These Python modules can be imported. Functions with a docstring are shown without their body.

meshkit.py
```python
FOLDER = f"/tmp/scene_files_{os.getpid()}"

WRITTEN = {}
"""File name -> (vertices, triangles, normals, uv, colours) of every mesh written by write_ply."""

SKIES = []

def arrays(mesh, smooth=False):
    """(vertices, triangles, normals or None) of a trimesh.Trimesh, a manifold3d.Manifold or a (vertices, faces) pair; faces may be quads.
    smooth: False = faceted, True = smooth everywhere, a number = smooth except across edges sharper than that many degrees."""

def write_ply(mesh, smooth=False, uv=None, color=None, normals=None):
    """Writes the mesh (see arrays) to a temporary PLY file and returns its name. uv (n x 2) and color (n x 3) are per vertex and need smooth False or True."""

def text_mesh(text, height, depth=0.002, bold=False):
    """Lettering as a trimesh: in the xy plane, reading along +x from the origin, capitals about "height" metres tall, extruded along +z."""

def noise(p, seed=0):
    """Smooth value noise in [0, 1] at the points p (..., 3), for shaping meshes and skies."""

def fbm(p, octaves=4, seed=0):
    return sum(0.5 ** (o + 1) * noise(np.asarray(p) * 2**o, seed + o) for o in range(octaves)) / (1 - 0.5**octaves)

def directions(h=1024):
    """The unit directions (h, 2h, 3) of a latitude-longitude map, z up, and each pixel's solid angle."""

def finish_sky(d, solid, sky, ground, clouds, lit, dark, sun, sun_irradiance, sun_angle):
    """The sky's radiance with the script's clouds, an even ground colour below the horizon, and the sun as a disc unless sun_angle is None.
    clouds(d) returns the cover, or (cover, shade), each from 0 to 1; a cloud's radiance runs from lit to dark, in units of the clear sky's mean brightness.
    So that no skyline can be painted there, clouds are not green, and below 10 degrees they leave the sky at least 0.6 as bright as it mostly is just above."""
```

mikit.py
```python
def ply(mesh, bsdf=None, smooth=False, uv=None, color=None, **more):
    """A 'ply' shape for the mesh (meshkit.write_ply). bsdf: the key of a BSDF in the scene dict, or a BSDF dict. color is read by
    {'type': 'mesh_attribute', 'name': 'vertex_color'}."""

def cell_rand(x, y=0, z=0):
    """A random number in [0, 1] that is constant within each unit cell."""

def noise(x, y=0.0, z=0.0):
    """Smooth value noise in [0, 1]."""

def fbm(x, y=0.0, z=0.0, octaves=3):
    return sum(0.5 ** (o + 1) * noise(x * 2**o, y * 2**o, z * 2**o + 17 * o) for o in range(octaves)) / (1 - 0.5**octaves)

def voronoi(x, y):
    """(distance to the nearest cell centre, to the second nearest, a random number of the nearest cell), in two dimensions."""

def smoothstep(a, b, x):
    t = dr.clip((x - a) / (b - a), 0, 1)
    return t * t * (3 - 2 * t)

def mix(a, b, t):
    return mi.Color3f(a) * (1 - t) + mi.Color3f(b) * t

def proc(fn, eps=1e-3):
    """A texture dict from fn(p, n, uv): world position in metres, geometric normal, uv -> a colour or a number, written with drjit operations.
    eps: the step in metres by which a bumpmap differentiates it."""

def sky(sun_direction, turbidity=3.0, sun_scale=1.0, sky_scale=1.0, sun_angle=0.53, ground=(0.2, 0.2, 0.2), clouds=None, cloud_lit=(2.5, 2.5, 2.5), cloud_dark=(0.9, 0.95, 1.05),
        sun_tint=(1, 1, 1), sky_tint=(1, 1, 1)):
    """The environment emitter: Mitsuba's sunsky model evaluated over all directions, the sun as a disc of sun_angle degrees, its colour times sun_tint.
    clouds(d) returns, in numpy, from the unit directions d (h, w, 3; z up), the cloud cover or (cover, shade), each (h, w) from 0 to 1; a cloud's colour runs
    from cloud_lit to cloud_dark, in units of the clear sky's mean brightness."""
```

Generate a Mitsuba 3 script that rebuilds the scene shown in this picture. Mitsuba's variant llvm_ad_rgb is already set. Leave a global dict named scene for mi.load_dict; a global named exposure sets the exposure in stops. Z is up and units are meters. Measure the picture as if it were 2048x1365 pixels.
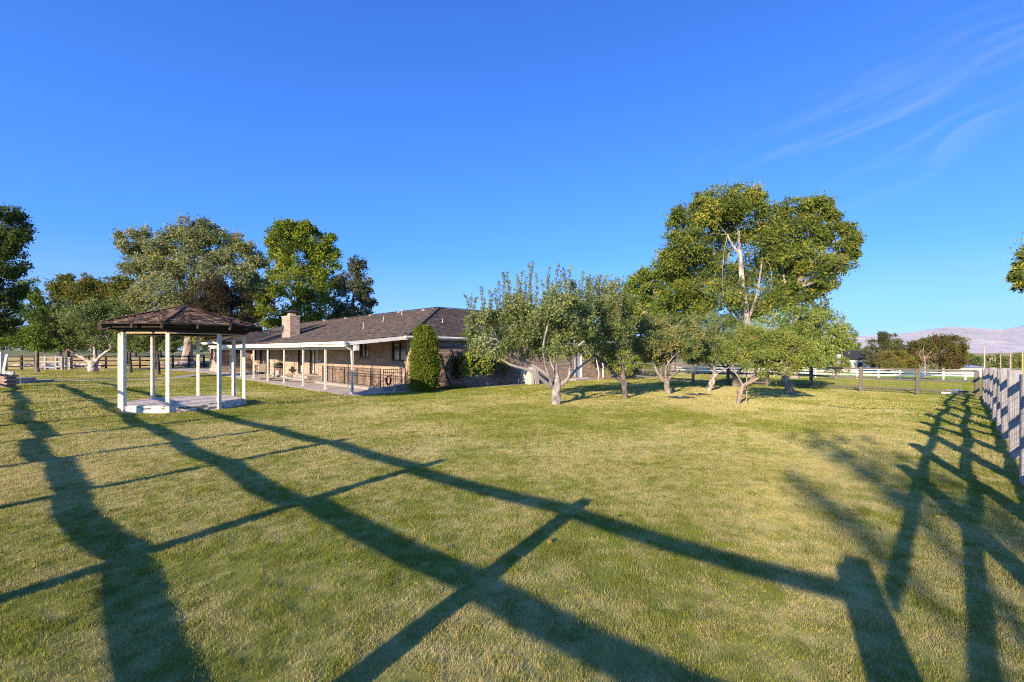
import math, random
import numpy as np, trimesh, shapely
from shapely.geometry import Polygon, box as sbox, Point
import drjit as dr, mitsuba as mi, mikit, meshkit

T = mi.ScalarTransform4f
E = 1.8                                   # eye height: z of the camera; the ground is near z = 0 at the fence corner
F, CX, HY = 911.0, 1024.0, 702.0          # lens in pixels of the photograph, column of the axis, row of the horizon
scene, labels = {}, {}
AZ, EL = math.radians(30.1), math.radians(16.0)
SUN = (-math.sin(AZ) * math.cos(EL), -math.cos(AZ) * math.cos(EL), math.sin(EL))
exposure = 3.22


def cirrus(d):
    """thin high wisps drawn out by the wind, and faint bands low over the horizon"""
    az, el = np.arctan2(d[..., 0], d[..., 1]), np.arcsin(np.clip(d[..., 2], -1, 1))
    right = np.clip((az - .30) * 3, 0, 1)
    az = az - .88
    tilt = el - (az - .6) * .17
    warp = meshkit.fbm(np.stack([az * 3, el * 6, az * 0], -1), 3, seed=21) - .5
    wisps = meshkit.fbm(np.stack([az * 2.6 + warp, tilt * 26 + warp * 5, az * 0 + 3.7], -1), 4, seed=4)
    fine = meshkit.fbm(np.stack([az * 16 + tilt * 30, tilt * 120 + warp * 14, az * 0], -1), 4, seed=9)
    patch = meshkit.fbm(np.stack([az * 2.2 + 1.3, el * 4.5, az * 0 + 8], -1), 2, seed=15)
    c = np.clip((wisps - .50) * 5.5, 0, 1) * np.clip(fine * 2.0 - .35, 0, 1) * np.clip(patch * 4.2 - 1.85, 0, 1)
    c = .30 * c * right * np.clip((el - .02) * 8, 0, 1) * np.clip(1.35 - el * 2.4, 0, 1)
    low = np.clip(1 - el / .20, 0, 1) ** 1.3 * (.16 + .34 * meshkit.fbm(np.stack([az * 2.5, el * 45, az * 0 + 2], -1), 3, seed=33))
    return 1 - (1 - c) * (1 - low)


scene['camera'] = {'type': 'perspective', 'fov': math.degrees(2 * math.atan(1024 / F)), 'fov_axis': 'x', 'near_clip': .05, 'far_clip': 20000.0,
                   'principal_point_offset_y': (682.5 - HY) / 1365, 'to_world': T().look_at(origin=[0, 0, E], target=[0, 1, E], up=[0, 0, 1])}
scene['daylight'] = mikit.sky(SUN, turbidity=3.5, sky_tint=(.245, .55, 1.36), sun_tint=(.90, 1.01, 1.40), ground=(.12, .12, .06), clouds=cirrus, cloud_lit=(1.9, 1.95, 2.05), cloud_dark=(1.2, 1.25, 1.3))

# ------------------------------------------------------------------ materials
VC = {'type': 'mesh_attribute', 'name': 'vertex_color'}


def mat(name, d, two=True):
    scene[name] = {'type': 'twosided', 'bsdf': d} if two else d


mat('matte', {'type': 'principled', 'base_color': VC, 'roughness': .9, 'specular': .25})
mat('satin', {'type': 'principled', 'base_color': VC, 'roughness': .45, 'specular': .4})
mat('metal', {'type': 'principled', 'base_color': VC, 'roughness': .4, 'metallic': .9})
mat('leaf', {'type': 'principledthin', 'base_color': VC, 'roughness': .5, 'spec_trans': 0.0, 'diff_trans': .65, 'eta': 1.35}, False)
mat('glass', {'type': 'thindielectric'}, False)
mat('gloss', {'type': 'principled', 'base_color': VC, 'roughness': .06, 'specular': .6})


def grass_tint(x, y):
    """0 green .. 1 straw, at a place on the lawn"""
    n = mikit.fbm(x * .22 + 3, y * .22, 0, 3)
    m = mikit.fbm(x * 1.3, y * 1.3 + 7, 1, 3)
    k = mikit.fbm(x * 8, y * 8, 3, 2)
    return dr.clip((n - .48) * 1.7 + (m - .5) * 1.0 + (k - .5) * 1.1 + .43, 0, 1)


def in_right_pasture(x, y):
    return dr.maximum(mikit.smoothstep(.7, 1.4, x - y), mikit.smoothstep(48.2, 49.4, x + y) * mikit.smoothstep(-22, -18, x - y))


def golden(x, y):
    return mikit.smoothstep(.0, 4., y * .3 + 30. - 44. + (-x - 30) * .45 + 6 * mikit.noise(x * .1, y * .1))


def blade(p, n, uv):
    t = grass_tint(p.x, p.y)
    r, h = uv.x, uv.y
    g = mikit.mix((.165, .22, .028), (.28, .30, .052), r)
    s = mikit.mix((.45, .40, .15), (.60, .54, .25), mikit.cell_rand(r * 997))
    g = g * (.72 + .55 * mikit.fbm(p.x * 5, p.y * 5, 9, 2))
    dry = mikit.smoothstep(-.12, .12, t * .95 + .04 - mikit.cell_rand(r * 613 + 5))
    past = in_right_pasture(p.x, p.y)
    c = mikit.mix(g, s, dry * (1 - .8 * past))
    return c


mat('grass_blade', {'type': 'principledthin', 'base_color': mikit.proc(blade), 'roughness': .6, 'spec_trans': 0.0, 'diff_trans': .6, 'eta': 1.3}, False)


def ground_fn(p, n, uv):
    x, y = p.x, p.y
    t = grass_tint(x, y)
    fine = mikit.fbm(x * 9, y * 9, 0, 3)
    lawn = mikit.mix(mikit.mix((.19, .215, .05), (.38, .345, .14), t), (.13, .125, .045), mikit.smoothstep(.45, .8, fine) * .45)
    past = mikit.mix((.12, .19, .04), (.18, .23, .06), mikit.fbm(x * .3, y * .3, 2, 3))
    c = mikit.mix(lawn, past, in_right_pasture(x, y))
    gold = mikit.mix((.34, .25, .075), (.46, .36, .13), mikit.fbm(x * .8, y * .8, 4, 4))
    d = dr.sqrt(x * x + y * y)
    leftfield = mikit.smoothstep(47.5, 49, y - mikit.noise(x * .2, y * .2) * 2) * mikit.smoothstep(0, 3, -x - y * .25)
    c = mikit.mix(c, gold, leftfield)
    far = mikit.mix((.20, .17, .11), (.12, .14, .06), mikit.smoothstep(.4, .6, mikit.fbm(x * .006, y * .006, 5, 4)))
    return mikit.mix(c, far, mikit.smoothstep(90, 160, d))


mat('ground_mat', {'type': 'principled', 'base_color': mikit.proc(ground_fn), 'roughness': .95, 'specular': .1})


def concrete_fn(p, n, uv):
    a = mikit.fbm(p.x * 1.1, p.y * 1.1, p.z, 4)
    b = mikit.fbm(p.x * 14, p.y * 14, p.z * 14, 3)
    return mikit.mix((.22, .195, .175), (.36, .33, .30), dr.clip(a * 1.1 + (b - .5) * .5, 0, 1))


mat('concrete', {'type': 'principled', 'base_color': mikit.proc(concrete_fn), 'roughness': .9, 'specular': .2})


def old_paint(p, n, uv):
    a = mikit.fbm(p.x * 17, p.y * 17, p.z * 9, 4)
    low = mikit.smoothstep(.40, .0, p.z + .05)          # worn where sprinklers reach: weathering near the foot
    chip = mikit.smoothstep(.70, .77, a + .13 * low)
    b = mikit.fbm(p.x * 2 + 9, p.y * 2, p.z * 8, 3)
    paint = mikit.mix((.62, .56, .43), (.78, .73, .60), b)
    return mikit.mix(paint, (.20, .175, .15), chip * .75)


def peeling(p, n, uv):
    a = mikit.fbm(p.x * 9, p.y * 9, p.z * 14, 4)
    b = mikit.fbm(p.x * 2.2, p.y * 2.2, p.z * 2, 3)
    c = mikit.mix((.66, .62, .55), (.46, .43, .39), b)
    return mikit.mix(c, (.13, .115, .10), mikit.smoothstep(.52, .60, a * .75 + b * .28))


def boards(p, n, uv):
    b = mikit.fbm(p.x * 2.6, p.y * 14, 0, 4)
    seam = mikit.smoothstep(.94, .98, dr.abs(dr.sin(p.y * 22.4)))
    return mikit.mix(mikit.mix((.33, .30, .27), (.54, .50, .45), b), (.12, .11, .10), seam * .7)


mat('peeling_paint', {'type': 'principled', 'base_color': mikit.proc(peeling), 'roughness': .8, 'specular': .2})
mat('deck_boards', {'type': 'principled', 'base_color': mikit.proc(boards), 'roughness': .8, 'specular': .2})
mat('worn_paint', {'type': 'principled', 'base_color': mikit.proc(old_paint), 'roughness': .65, 'specular': .3})


def trim_fn(p, n, uv):
    b = mikit.fbm(p.x * 1.7, p.y * 1.7, p.z * 6, 4)
    c = mikit.smoothstep(.64, .72, mikit.fbm(p.x * 5, p.y * 5, p.z * 12, 3))
    return mikit.mix(mikit.mix((.66, .63, .57), (.80, .78, .73), b), (.42, .38, .33), c * .7)


mat('white_trim', {'type': 'principled', 'base_color': mikit.proc(trim_fn), 'roughness': .5, 'specular': .35})


def fence_wood(p, n, uv):
    g = mikit.fbm(p.x * 5, p.y * 5, p.z * 1.2, 3)
    f = mikit.fbm(p.x * 60, p.y * 60, p.z * 5, 2)
    return mikit.mix((.14, .135, .135), (.37, .365, .375), dr.clip(g * .9 + (f - .5) * .8, 0, 1))


mat('grey_wood', {'type': 'principled', 'base_color': mikit.proc(fence_wood), 'roughness': .9, 'specular': .2})


def mulch_fn(p, n, uv):
    a = mikit.fbm(p.x * 7, p.y * 7, 0, 4)
    return mikit.mix((.10, .055, .025), (.42, .28, .12), mikit.smoothstep(.3, .7, a))


mat('mulch', {'type': 'principled', 'base_color': mikit.proc(mulch_fn), 'roughness': .95, 'specular': .1})


def hill_fn(p, n, uv):
    a = mikit.fbm(p.x * .0016, p.y * .0016, p.z * .012, 5)
    b = mikit.fbm(p.x * .012, p.y * .012, p.z * .03, 4)
    c = mikit.mix((.23, .23, .255), (.30, .295, .32), a)
    c = mikit.mix(c, (.19, .19, .21), mikit.smoothstep(.5, .72, b) * .55)
    return mikit.mix(c, (.40, .36, .33), mikit.smoothstep(.64, .70, mikit.fbm(p.x * .0035 + 40, p.y * .0035, p.z * .05, 4)) * .5)


mat('hill_mat', {'type': 'principled', 'base_color': mikit.proc(hill_fn), 'roughness': 1.0, 'specular': 0.0})

# ------------------------------------------------------------------ helpers
rng = np.random.default_rng(7)


def numbered(k):
    if k not in scene and k not in labels and not any(q.startswith(k + '__') for q in scene):
        return k
    i = 1
    while f'{k}_{i:03d}' in scene or f'{k}_{i:03d}' in labels or any(q.startswith(f'{k}_{i:03d}__') for q in scene):
        i += 1
    return f'{k}_{i:03d}'


counts = {}


def part_key(parent, name):
    k = f'{parent}__{name}'
    n = counts.get(k, 0)
    counts[k] = n + 1
    return k if n == 0 else f'{k}_{n:03d}'


def thing(name, label, cat, group=None):
    k = numbered(name)
    labels[k] = {'label': label, 'category': cat}
    if group:
        labels[k]['group'] = group
    return k


class MB:
    """collects shapes into one mesh with vertex colours"""

    def __init__(s):
        s.v, s.f, s.c, s.n = [], [], [], 0

    def add(s, v, f, col):
        v, f = np.asarray(v, float), np.asarray(f, int)
        if f.shape[1] == 4:
            f = np.vstack([f[:, [0, 1, 2]], f[:, [0, 2, 3]]])
        c = np.broadcast_to(np.asarray(col, float), (len(v), 3)) if np.ndim(col) < 2 else np.asarray(col, float)
        s.v.append(v); s.f.append(f + s.n); s.c.append(c); s.n += len(v)
        return s

    def mesh(s):
        return np.vstack(s.v), np.vstack(s.f), np.clip(np.vstack(s.c), 0, 1)

    def put(s, key, bsdf='matte', smooth=False):
        v, f, c = s.mesh()
        scene[key] = mikit.ply((v, f), bsdf, smooth, color=c)
        return key

    def part(s, parent, name, bsdf='matte', smooth=False, label=None, kind=None):
        k = part_key(parent, name)
        s.put(k, bsdf, smooth)
        if label or kind:
            labels[k] = {}
            if label: labels[k]['label'] = label
            if kind: labels[k]['kind'] = kind
        return k


BOXF = np.array([[0, 2, 3, 1], [4, 5, 7, 6], [0, 1, 5, 4], [2, 6, 7, 3], [0, 4, 6, 2], [1, 3, 7, 5]])


def box_v(o, ax, ay, az):
    """corners from o spanned by three vectors (right-handed)"""
    o, ax, ay, az = map(np.asarray, (o, ax, ay, az))
    return np.array([o + i * ax + j * ay + k * az for k in (0, 1) for j in (0, 1) for i in (0, 1)], float)


R2 = math.sqrt(.5)
U, V, UP = np.array([-R2, R2, 0]), np.array([R2, R2, 0]), np.array([0, 0, 1.0])


def H(a, b, z):
    """house frame: a metres to the far left, b metres to the far right; z counted from the eye"""
    return np.array([R2 * (b - a), R2 * (a + b), z + E])


def hbox(a0, a1, b0, b1, z0, z1):
    return box_v(H(a0, b0, z0), V * (b1 - b0), U * (a1 - a0), UP * (z1 - z0))


def wbox(c, sx, sy, sz, yaw=0.0, lean=(0, 0)):
    """upright box: c centre of the foot, yaw in radians"""
    e1, e2 = np.array([math.cos(yaw), math.sin(yaw), 0]), np.array([-math.sin(yaw), math.cos(yaw), 0])
    up = np.array([lean[0], lean[1], 1.0])
    return box_v(np.asarray(c, float) - e1 * sx / 2 - e2 * sy / 2, e1 * sx, e2 * sy, up * sz)


def bar(p, q, w, h, up=UP):
    """square bar from p to q, w wide, h high (h along up)"""
    p, q = np.asarray(p, float), np.asarray(q, float)
    d = q - p
    side = np.cross(d, up); side /= np.linalg.norm(side)
    top = np.cross(side, d); top /= np.linalg.norm(top)
    return box_v(p - side * w / 2 - top * h / 2, d, side * w, top * h)


def add_box(m, v, col):
    # orient outward whatever the handedness
    f = BOXF
    e = np.linalg.det(np.array([v[1] - v[0], v[2] - v[0], v[4] - v[0]]))
    m.add(v, f if e > 0 else f[:, ::-1], col)
    return m


def tube(m, pts, radii, col, sides=6, cap=True):
    p = np.asarray(pts, float); n = len(p)
    r = np.broadcast_to(np.asarray(radii, float), (n,))
    t = np.gradient(p, axis=0); t /= np.linalg.norm(t, axis=1, keepdims=True) + 1e-12
    ref = np.array([0, 0, 1.0]) if np.abs(t[:, 2]).mean() < .8 else np.array([1.0, 0, 0])
    a = np.cross(t, ref); a /= np.linalg.norm(a, axis=1, keepdims=True) + 1e-12
    b = np.cross(t, a)
    ang = np.arange(sides) * 2 * np.pi / sides
    v = p[:, None] + r[:, None, None] * (np.cos(ang)[None, :, None] * a[:, None] + np.sin(ang)[None, :, None] * b[:, None])
    i, j = np.meshgrid(np.arange(n - 1), np.arange(sides), indexing='ij')
    q = np.stack([i * sides + j, i * sides + (j + 1) % sides, (i + 1) * sides + (j + 1) % sides, (i + 1) * sides + j], -1).reshape(-1, 4)
    v = v.reshape(-1, 3)
    f = np.vstack([q[:, [0, 2, 1]], q[:, [0, 3, 2]]])
    if cap:
        v = np.vstack([v, p[:1], p[-1:]])
        k = np.arange(sides)
        f = np.vstack([f, np.stack([k * 0 + n * sides, k, (k + 1) % sides], 1), np.stack([k * 0 + n * sides + 1, (n - 1) * sides + (k + 1) % sides, (n - 1) * sides + k], 1)])
    c = np.asarray(col, float)
    if c.ndim == 1:
        c = np.broadcast_to(c, (len(v), 3))
    m.add(v, f, c)
    return m


def bez(p0, p1, p2, n=7):
    t = np.linspace(0, 1, n)[:, None]
    return (1 - t) ** 2 * np.asarray(p0) + 2 * t * (1 - t) * np.asarray(p1) + t * t * np.asarray(p2)


def at(px, d, py=None, z=None):
    """a place in the world: bearing of a column of the photograph at depth d, height from a row of it or given from the eye"""
    zz = (HY - py) / F * d if py is not None else z
    return np.array([(px - CX) / F * d, d, (zz if zz is not None else 0) + E])


# ------------------------------------------------------------------ ground
CTRL = np.array([(0, 0, -1.8), (3, 5, -1.8), (-4, 5, -1.8), (5, 5.2, -1.82), (8.7, 7.9, -1.87), (-10.9, 15.1, -1.85), (-13, 13, -1.85), (-16, 16, -1.86), (0, 9, -1.86), (5, 10, -1.9), (1.7, 17.2, -2.0), (-5, 16, -1.95), (8.9, 17.9, -2.1), (5, 19.9, -2.06),
                 (14, 14, -2.05), (-8, 23, -2.18), (-12, 26, -2.18), (-18, 32, -2.16), (-25.8, 40.4, -2.12), (-4, 25, -2.14), (0, 29, -2.22), (10, 40.7, -2.32), (7.9, 23, -2.18), (11.2, 25.7, -2.25), (14.7, 24, -2.3),
                 (23, 25.8, -2.43), (20.9, 27.3, -2.43), (24.5, 24, -2.42), (16, 34, -2.5), (-26, 31, -2.02), (-32, 31, -2.03), (-41, 45, -2.02), (-25, 22, -1.95), (-20, 10, -1.85), (-20, -10, -1.8), (20, 0, -2.0), (20, -15, -2), (40, 30, -3.0),
                 (50, 62, -3.8), (30, 55, -3.4), (70, 55, -4.0), (-60, 55, -2.0), (-90, 80, -1.2), (-140, 110, 0.2), (-60, 90, -1.9), (0, 90, -2.8), (-25, 70, -2.2), (-50, 30, -1.9), (-90, 20, -1.5), (100, 100, -5.6), (60, 120, -5.4), (140, 60, -6), (200, 200, -8.5), (0, 250, -6), (-250, 150, .6), (-200, 300, -2), (-200, -100, -2), (200, -100, -6)], float)


def gz(x, y):
    x, y = np.asarray(x, float), np.asarray(y, float)
    d2 = (x[..., None] - CTRL[:, 0]) ** 2 + (y[..., None] - CTRL[:, 1]) ** 2
    r = np.hypot(x, y)
    s2 = np.maximum(2.5, .10 * r)[..., None] ** 2
    w = 1 / (d2 + s2) ** 2
    z = (w * CTRL[:, 2]).sum(-1) / w.sum(-1)
    far = np.clip((r - 220) / 400, 0, 1)
    z = z * (1 - far) + (-13.0) * far
    # the lawn is not flat: shallow swells and hollows
    near = np.clip((70 - r) / 40, 0, 1)
    bumps = (meshkit.fbm(np.stack([x * .16, y * .16, x * 0], -1), 2, seed=3) - .5) * .07 + (meshkit.fbm(np.stack([x * .55, y * .55, x * 0 + 5], -1), 2, seed=8) - .5) * .022
    a, b = R2 * (y - x), R2 * (x + y)
    flat = np.clip((np.abs(x + 10.9) + np.abs(y - 15.1) - 4.2) / 2, 0, 1) * np.clip(np.maximum(20.4 - a, 9.6 - b) / 2.0, 0, 1)
    return z + bumps * near * flat + E


def ground_at(px, py, guess=20.0):
    """where the sight line through a pixel meets the ground"""
    d = np.geomspace(1.5, 300, 1500)
    x = (px - CX) / F * d
    h = gz(x, d) - (E - (py - HY) / F * d)
    i = int(np.argmax(h > 0))
    return np.array([x[i], d[i], float(gz(x[i], d[i]))])


def gnd(x, y):
    return np.array([x, y, float(gz(np.array(x), np.array(y)))])


ang = np.linspace(0, 2 * np.pi, 361)[:-1]
rad = np.concatenate([[0.01], np.arange(.5, 30, .5), np.arange(30, 90, 1.5), np.geomspace(90, 6000, 48)])
A_, Rr = np.meshgrid(ang, rad)
gx, gy = Rr * np.sin(A_), Rr * np.cos(A_)
gzv = gz(gx, gy)
vv = np.stack([gx, gy, gzv], -1).reshape(-1, 3)
na, nr = len(ang), len(rad)
i, j = np.meshgrid(np.arange(nr - 1), np.arange(na), indexing='ij')
qq = np.stack([i * na + j, i * na + (j + 1) % na, (i + 1) * na + (j + 1) % na, (i + 1) * na + j], -1).reshape(-1, 4)
scene['lawn'] = mikit.ply((vv, qq[:, ::-1]), 'ground_mat', True)
labels['lawn'] = {'label': 'mown lawn with straw coloured patches running to the fences and fields beyond', 'kind': 'structure', 'category': 'lawn'}

# hills
def hill_profile(px):
    return np.interp(px, [600, 1300, 1480, 1600, 1705, 1800, 1905, 1960, 2010, 2048, 2200, 2500, 3200, 4500], [0, 0, 6, 18, 31, 36, 47, 46.5, 48, 54, 70, 85, 60, 30])


cols = np.linspace(1200, 4300, 420)
steps = np.linspace(0, 1, 44)
hv = []
for t in steps:
    d = 2600 + 2600 * t
    prof = hill_profile(cols) / F * 4300 + 13
    x = (cols - CX) / F * d
    shape = np.clip(t / .66, 0, 1) ** .9 * (1 - np.clip((t - .66) / .34, 0, 1) ** 2 * .8)
    n1 = meshkit.fbm(np.stack([x * .0022, np.full_like(x, d * .0012), x * 0], -1), 4, seed=2) - .5
    n2 = meshkit.fbm(np.stack([x * .008, np.full_like(x, d * .003), x * 0 + 9], -1), 4, seed=6) - .5
    z = prof * shape * (1 + .25 * n1) - 13 + E + (n2 * 38 + n1 * 40) * np.sin(np.pi * np.clip(t / .66, 0, 1)) * np.clip(prof / 120, 0, 1)
    hv.append(np.stack([x, np.full_like(x, d), z - 8], -1))
hv = np.array(hv); nr_, nc_ = hv.shape[:2]
i, j = np.meshgrid(np.arange(nr_ - 1), np.arange(nc_ - 1), indexing='ij')
hq = np.stack([i * nc_ + j, i * nc_ + j + 1, (i + 1) * nc_ + j + 1, (i + 1) * nc_ + j], -1).reshape(-1, 4)
scene['hills'] = mikit.ply((hv.reshape(-1, 3), hq), 'hill_mat', True)
labels['hills'] = {'label': 'bare purple grey desert hills beyond the far trees', 'kind': 'structure', 'category': 'hills'}


def sheet(key, poly, lift, bsdf, label, cell=.5, rimdrop=.12):
    """a paved sheet that follows the ground"""
    x0, y0, x1, y1 = poly.bounds
    pts = []
    for gx_ in np.arange(x0, x1, cell):
        for gy_ in np.arange(y0, y1, cell):
            pts.append((gx_, gy_))
    tri_v, tri_f = [], []
    n = 0
    for (px_, py_) in pts:
        c = poly.intersection(sbox(px_, py_, px_ + cell, py_ + cell))
        for g in getattr(c, 'geoms', [c]):
            if g.is_empty or g.geom_type != 'Polygon' or g.area < 1e-5: continue
            co = np.array(g.exterior.coords)[:-1]
            if not g.exterior.is_ccw: co = co[::-1]
            tri_v.append(co)
            tri_f += [(n, n + k, n + k + 1) for k in range(1, len(co) - 1)]
            n += len(co)
    xy = np.vstack(tri_v)
    v = np.c_[xy, gz(xy[:, 0], xy[:, 1]) + lift]
    f = np.array(tri_f)
    ring = shapely.segmentize(poly.exterior, cell)
    co = np.array(ring.coords)
    if not poly.exterior.is_ccw: co = co[::-1]
    z = gz(co[:, 0], co[:, 1])
    m = len(co)
    sv = np.vstack([np.c_[co, z + lift], np.c_[co, z - rimdrop]])
    k = np.arange(m - 1)
    sf = np.vstack([np.stack([k, k + m, k + m + 1], 1), np.stack([k, k + m + 1, k + 1], 1)])
    scene[key] = mikit.ply((np.vstack([v, sv]), np.vstack([f, sf + len(v)])), bsdf)
    labels[key] = {'label': label, 'kind': 'structure', 'category': key.split('_')[-1]}


def hpoly(pts):
    return Polygon([(R2 * (b - a), R2 * (a + b)) for a, b in pts])


PATIO = hpoly([(20.75, 10.6), (21.2, 9.95), (52, 9.85), (56, 9.0), (60, 8.2), (64, 9.5), (62, 13.0), (55.9, 14), (21.3, 14), (20.75, 14)])
pl = shapely.LineString([(-38, 29.3), (-34, 30.2), (-30.5, 30.8), (-27.5, 31.2), (-25.6, 32.2), (-25.3, 34.5), (-26.6, 37.5), (-28, 40.5)])
PATH = pl.buffer(.48, cap_style='flat').difference(PATIO)
if PATH.geom_type != 'Polygon': PATH = max(PATH.geoms, key=lambda g: g.area)
EDGING = hpoly([(20.45, 14.0), (20.75, 14.0), (20.75, 41.8), (20.45, 41.8)])
BED = hpoly([(20.76, 14.2), (21.75, 14.2), (21.75, 41.8), (20.76, 41.8)])
sheet('patio', PATIO, .035, 'concrete', 'worn grey concrete patio under the verandah of the house')
sheet('path', PATH, .025, 'concrete', 'thin curved concrete path crossing the lawn behind the gazebo')
sheet('edging_strip', EDGING, .03, 'concrete', 'narrow concrete mowing strip along the planting bed')
sheet('planting_bed', BED, .012, 'mulch', 'strip of orange straw mulch at the foot of the garden wall')

# ------------------------------------------------------------------ grass
MASK = shapely.union_all([PATIO.buffer(.03), PATH.buffer(.03), EDGING.buffer(.02), BED, hpoly([(20.8, 14), (66, 9.9), (66, 50), (20.8, 42.2)]), Point(-10.88, 15.14).buffer(1.72)])
shapely.prepare(MASK)


def blades(n, size, width, height, seed, margin=.06):
    r = np.random.default_rng(seed)
    p = r.uniform(-margin, size + margin, (n, 2)) - size / 2
    # clumps: pull blades together a little
    cl = r.uniform(-size / 2, size / 2, (max(8, n // 40), 2))
    idx = r.integers(0, len(cl), n)
    pull = (r.random(n) < .45)[:, None]
    p = np.where(pull, cl[idx] + r.normal(0, .018 + width * 2, (n, 2)), p)
    tuft = meshkit.fbm(np.c_[p * (.045 / width), np.zeros(n)], 2, seed=seed)
    h = height * r.uniform(.5, 1.15, n) * np.clip(.35 + 1.35 * tuft, .4, 1.5)
    az = r.uniform(0, 2 * np.pi, n)
    lean = np.abs(r.normal(.6, .5, n)) * h
    la = r.uniform(0, 2 * np.pi, n)
    w = width * r.uniform(.6, 1.2, n)
    e = np.stack([np.cos(az), np.sin(az)], 1) * w[:, None] / 2
    tip = p + np.stack([np.cos(la), np.sin(la)], 1) * lean[:, None]
    v = np.zeros((n, 3, 3))
    v[:, 0, :2], v[:, 1, :2], v[:, 2, :2] = p - e, p + e, tip
    v[:, :2, 2] = -.01
    v[:, 2, 2] = h
    rr = r.random(n)
    uv = np.zeros((n, 3, 2)); uv[:, :, 0] = rr[:, None]; uv[:, 2, 1] = 1
    return v, uv


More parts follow.
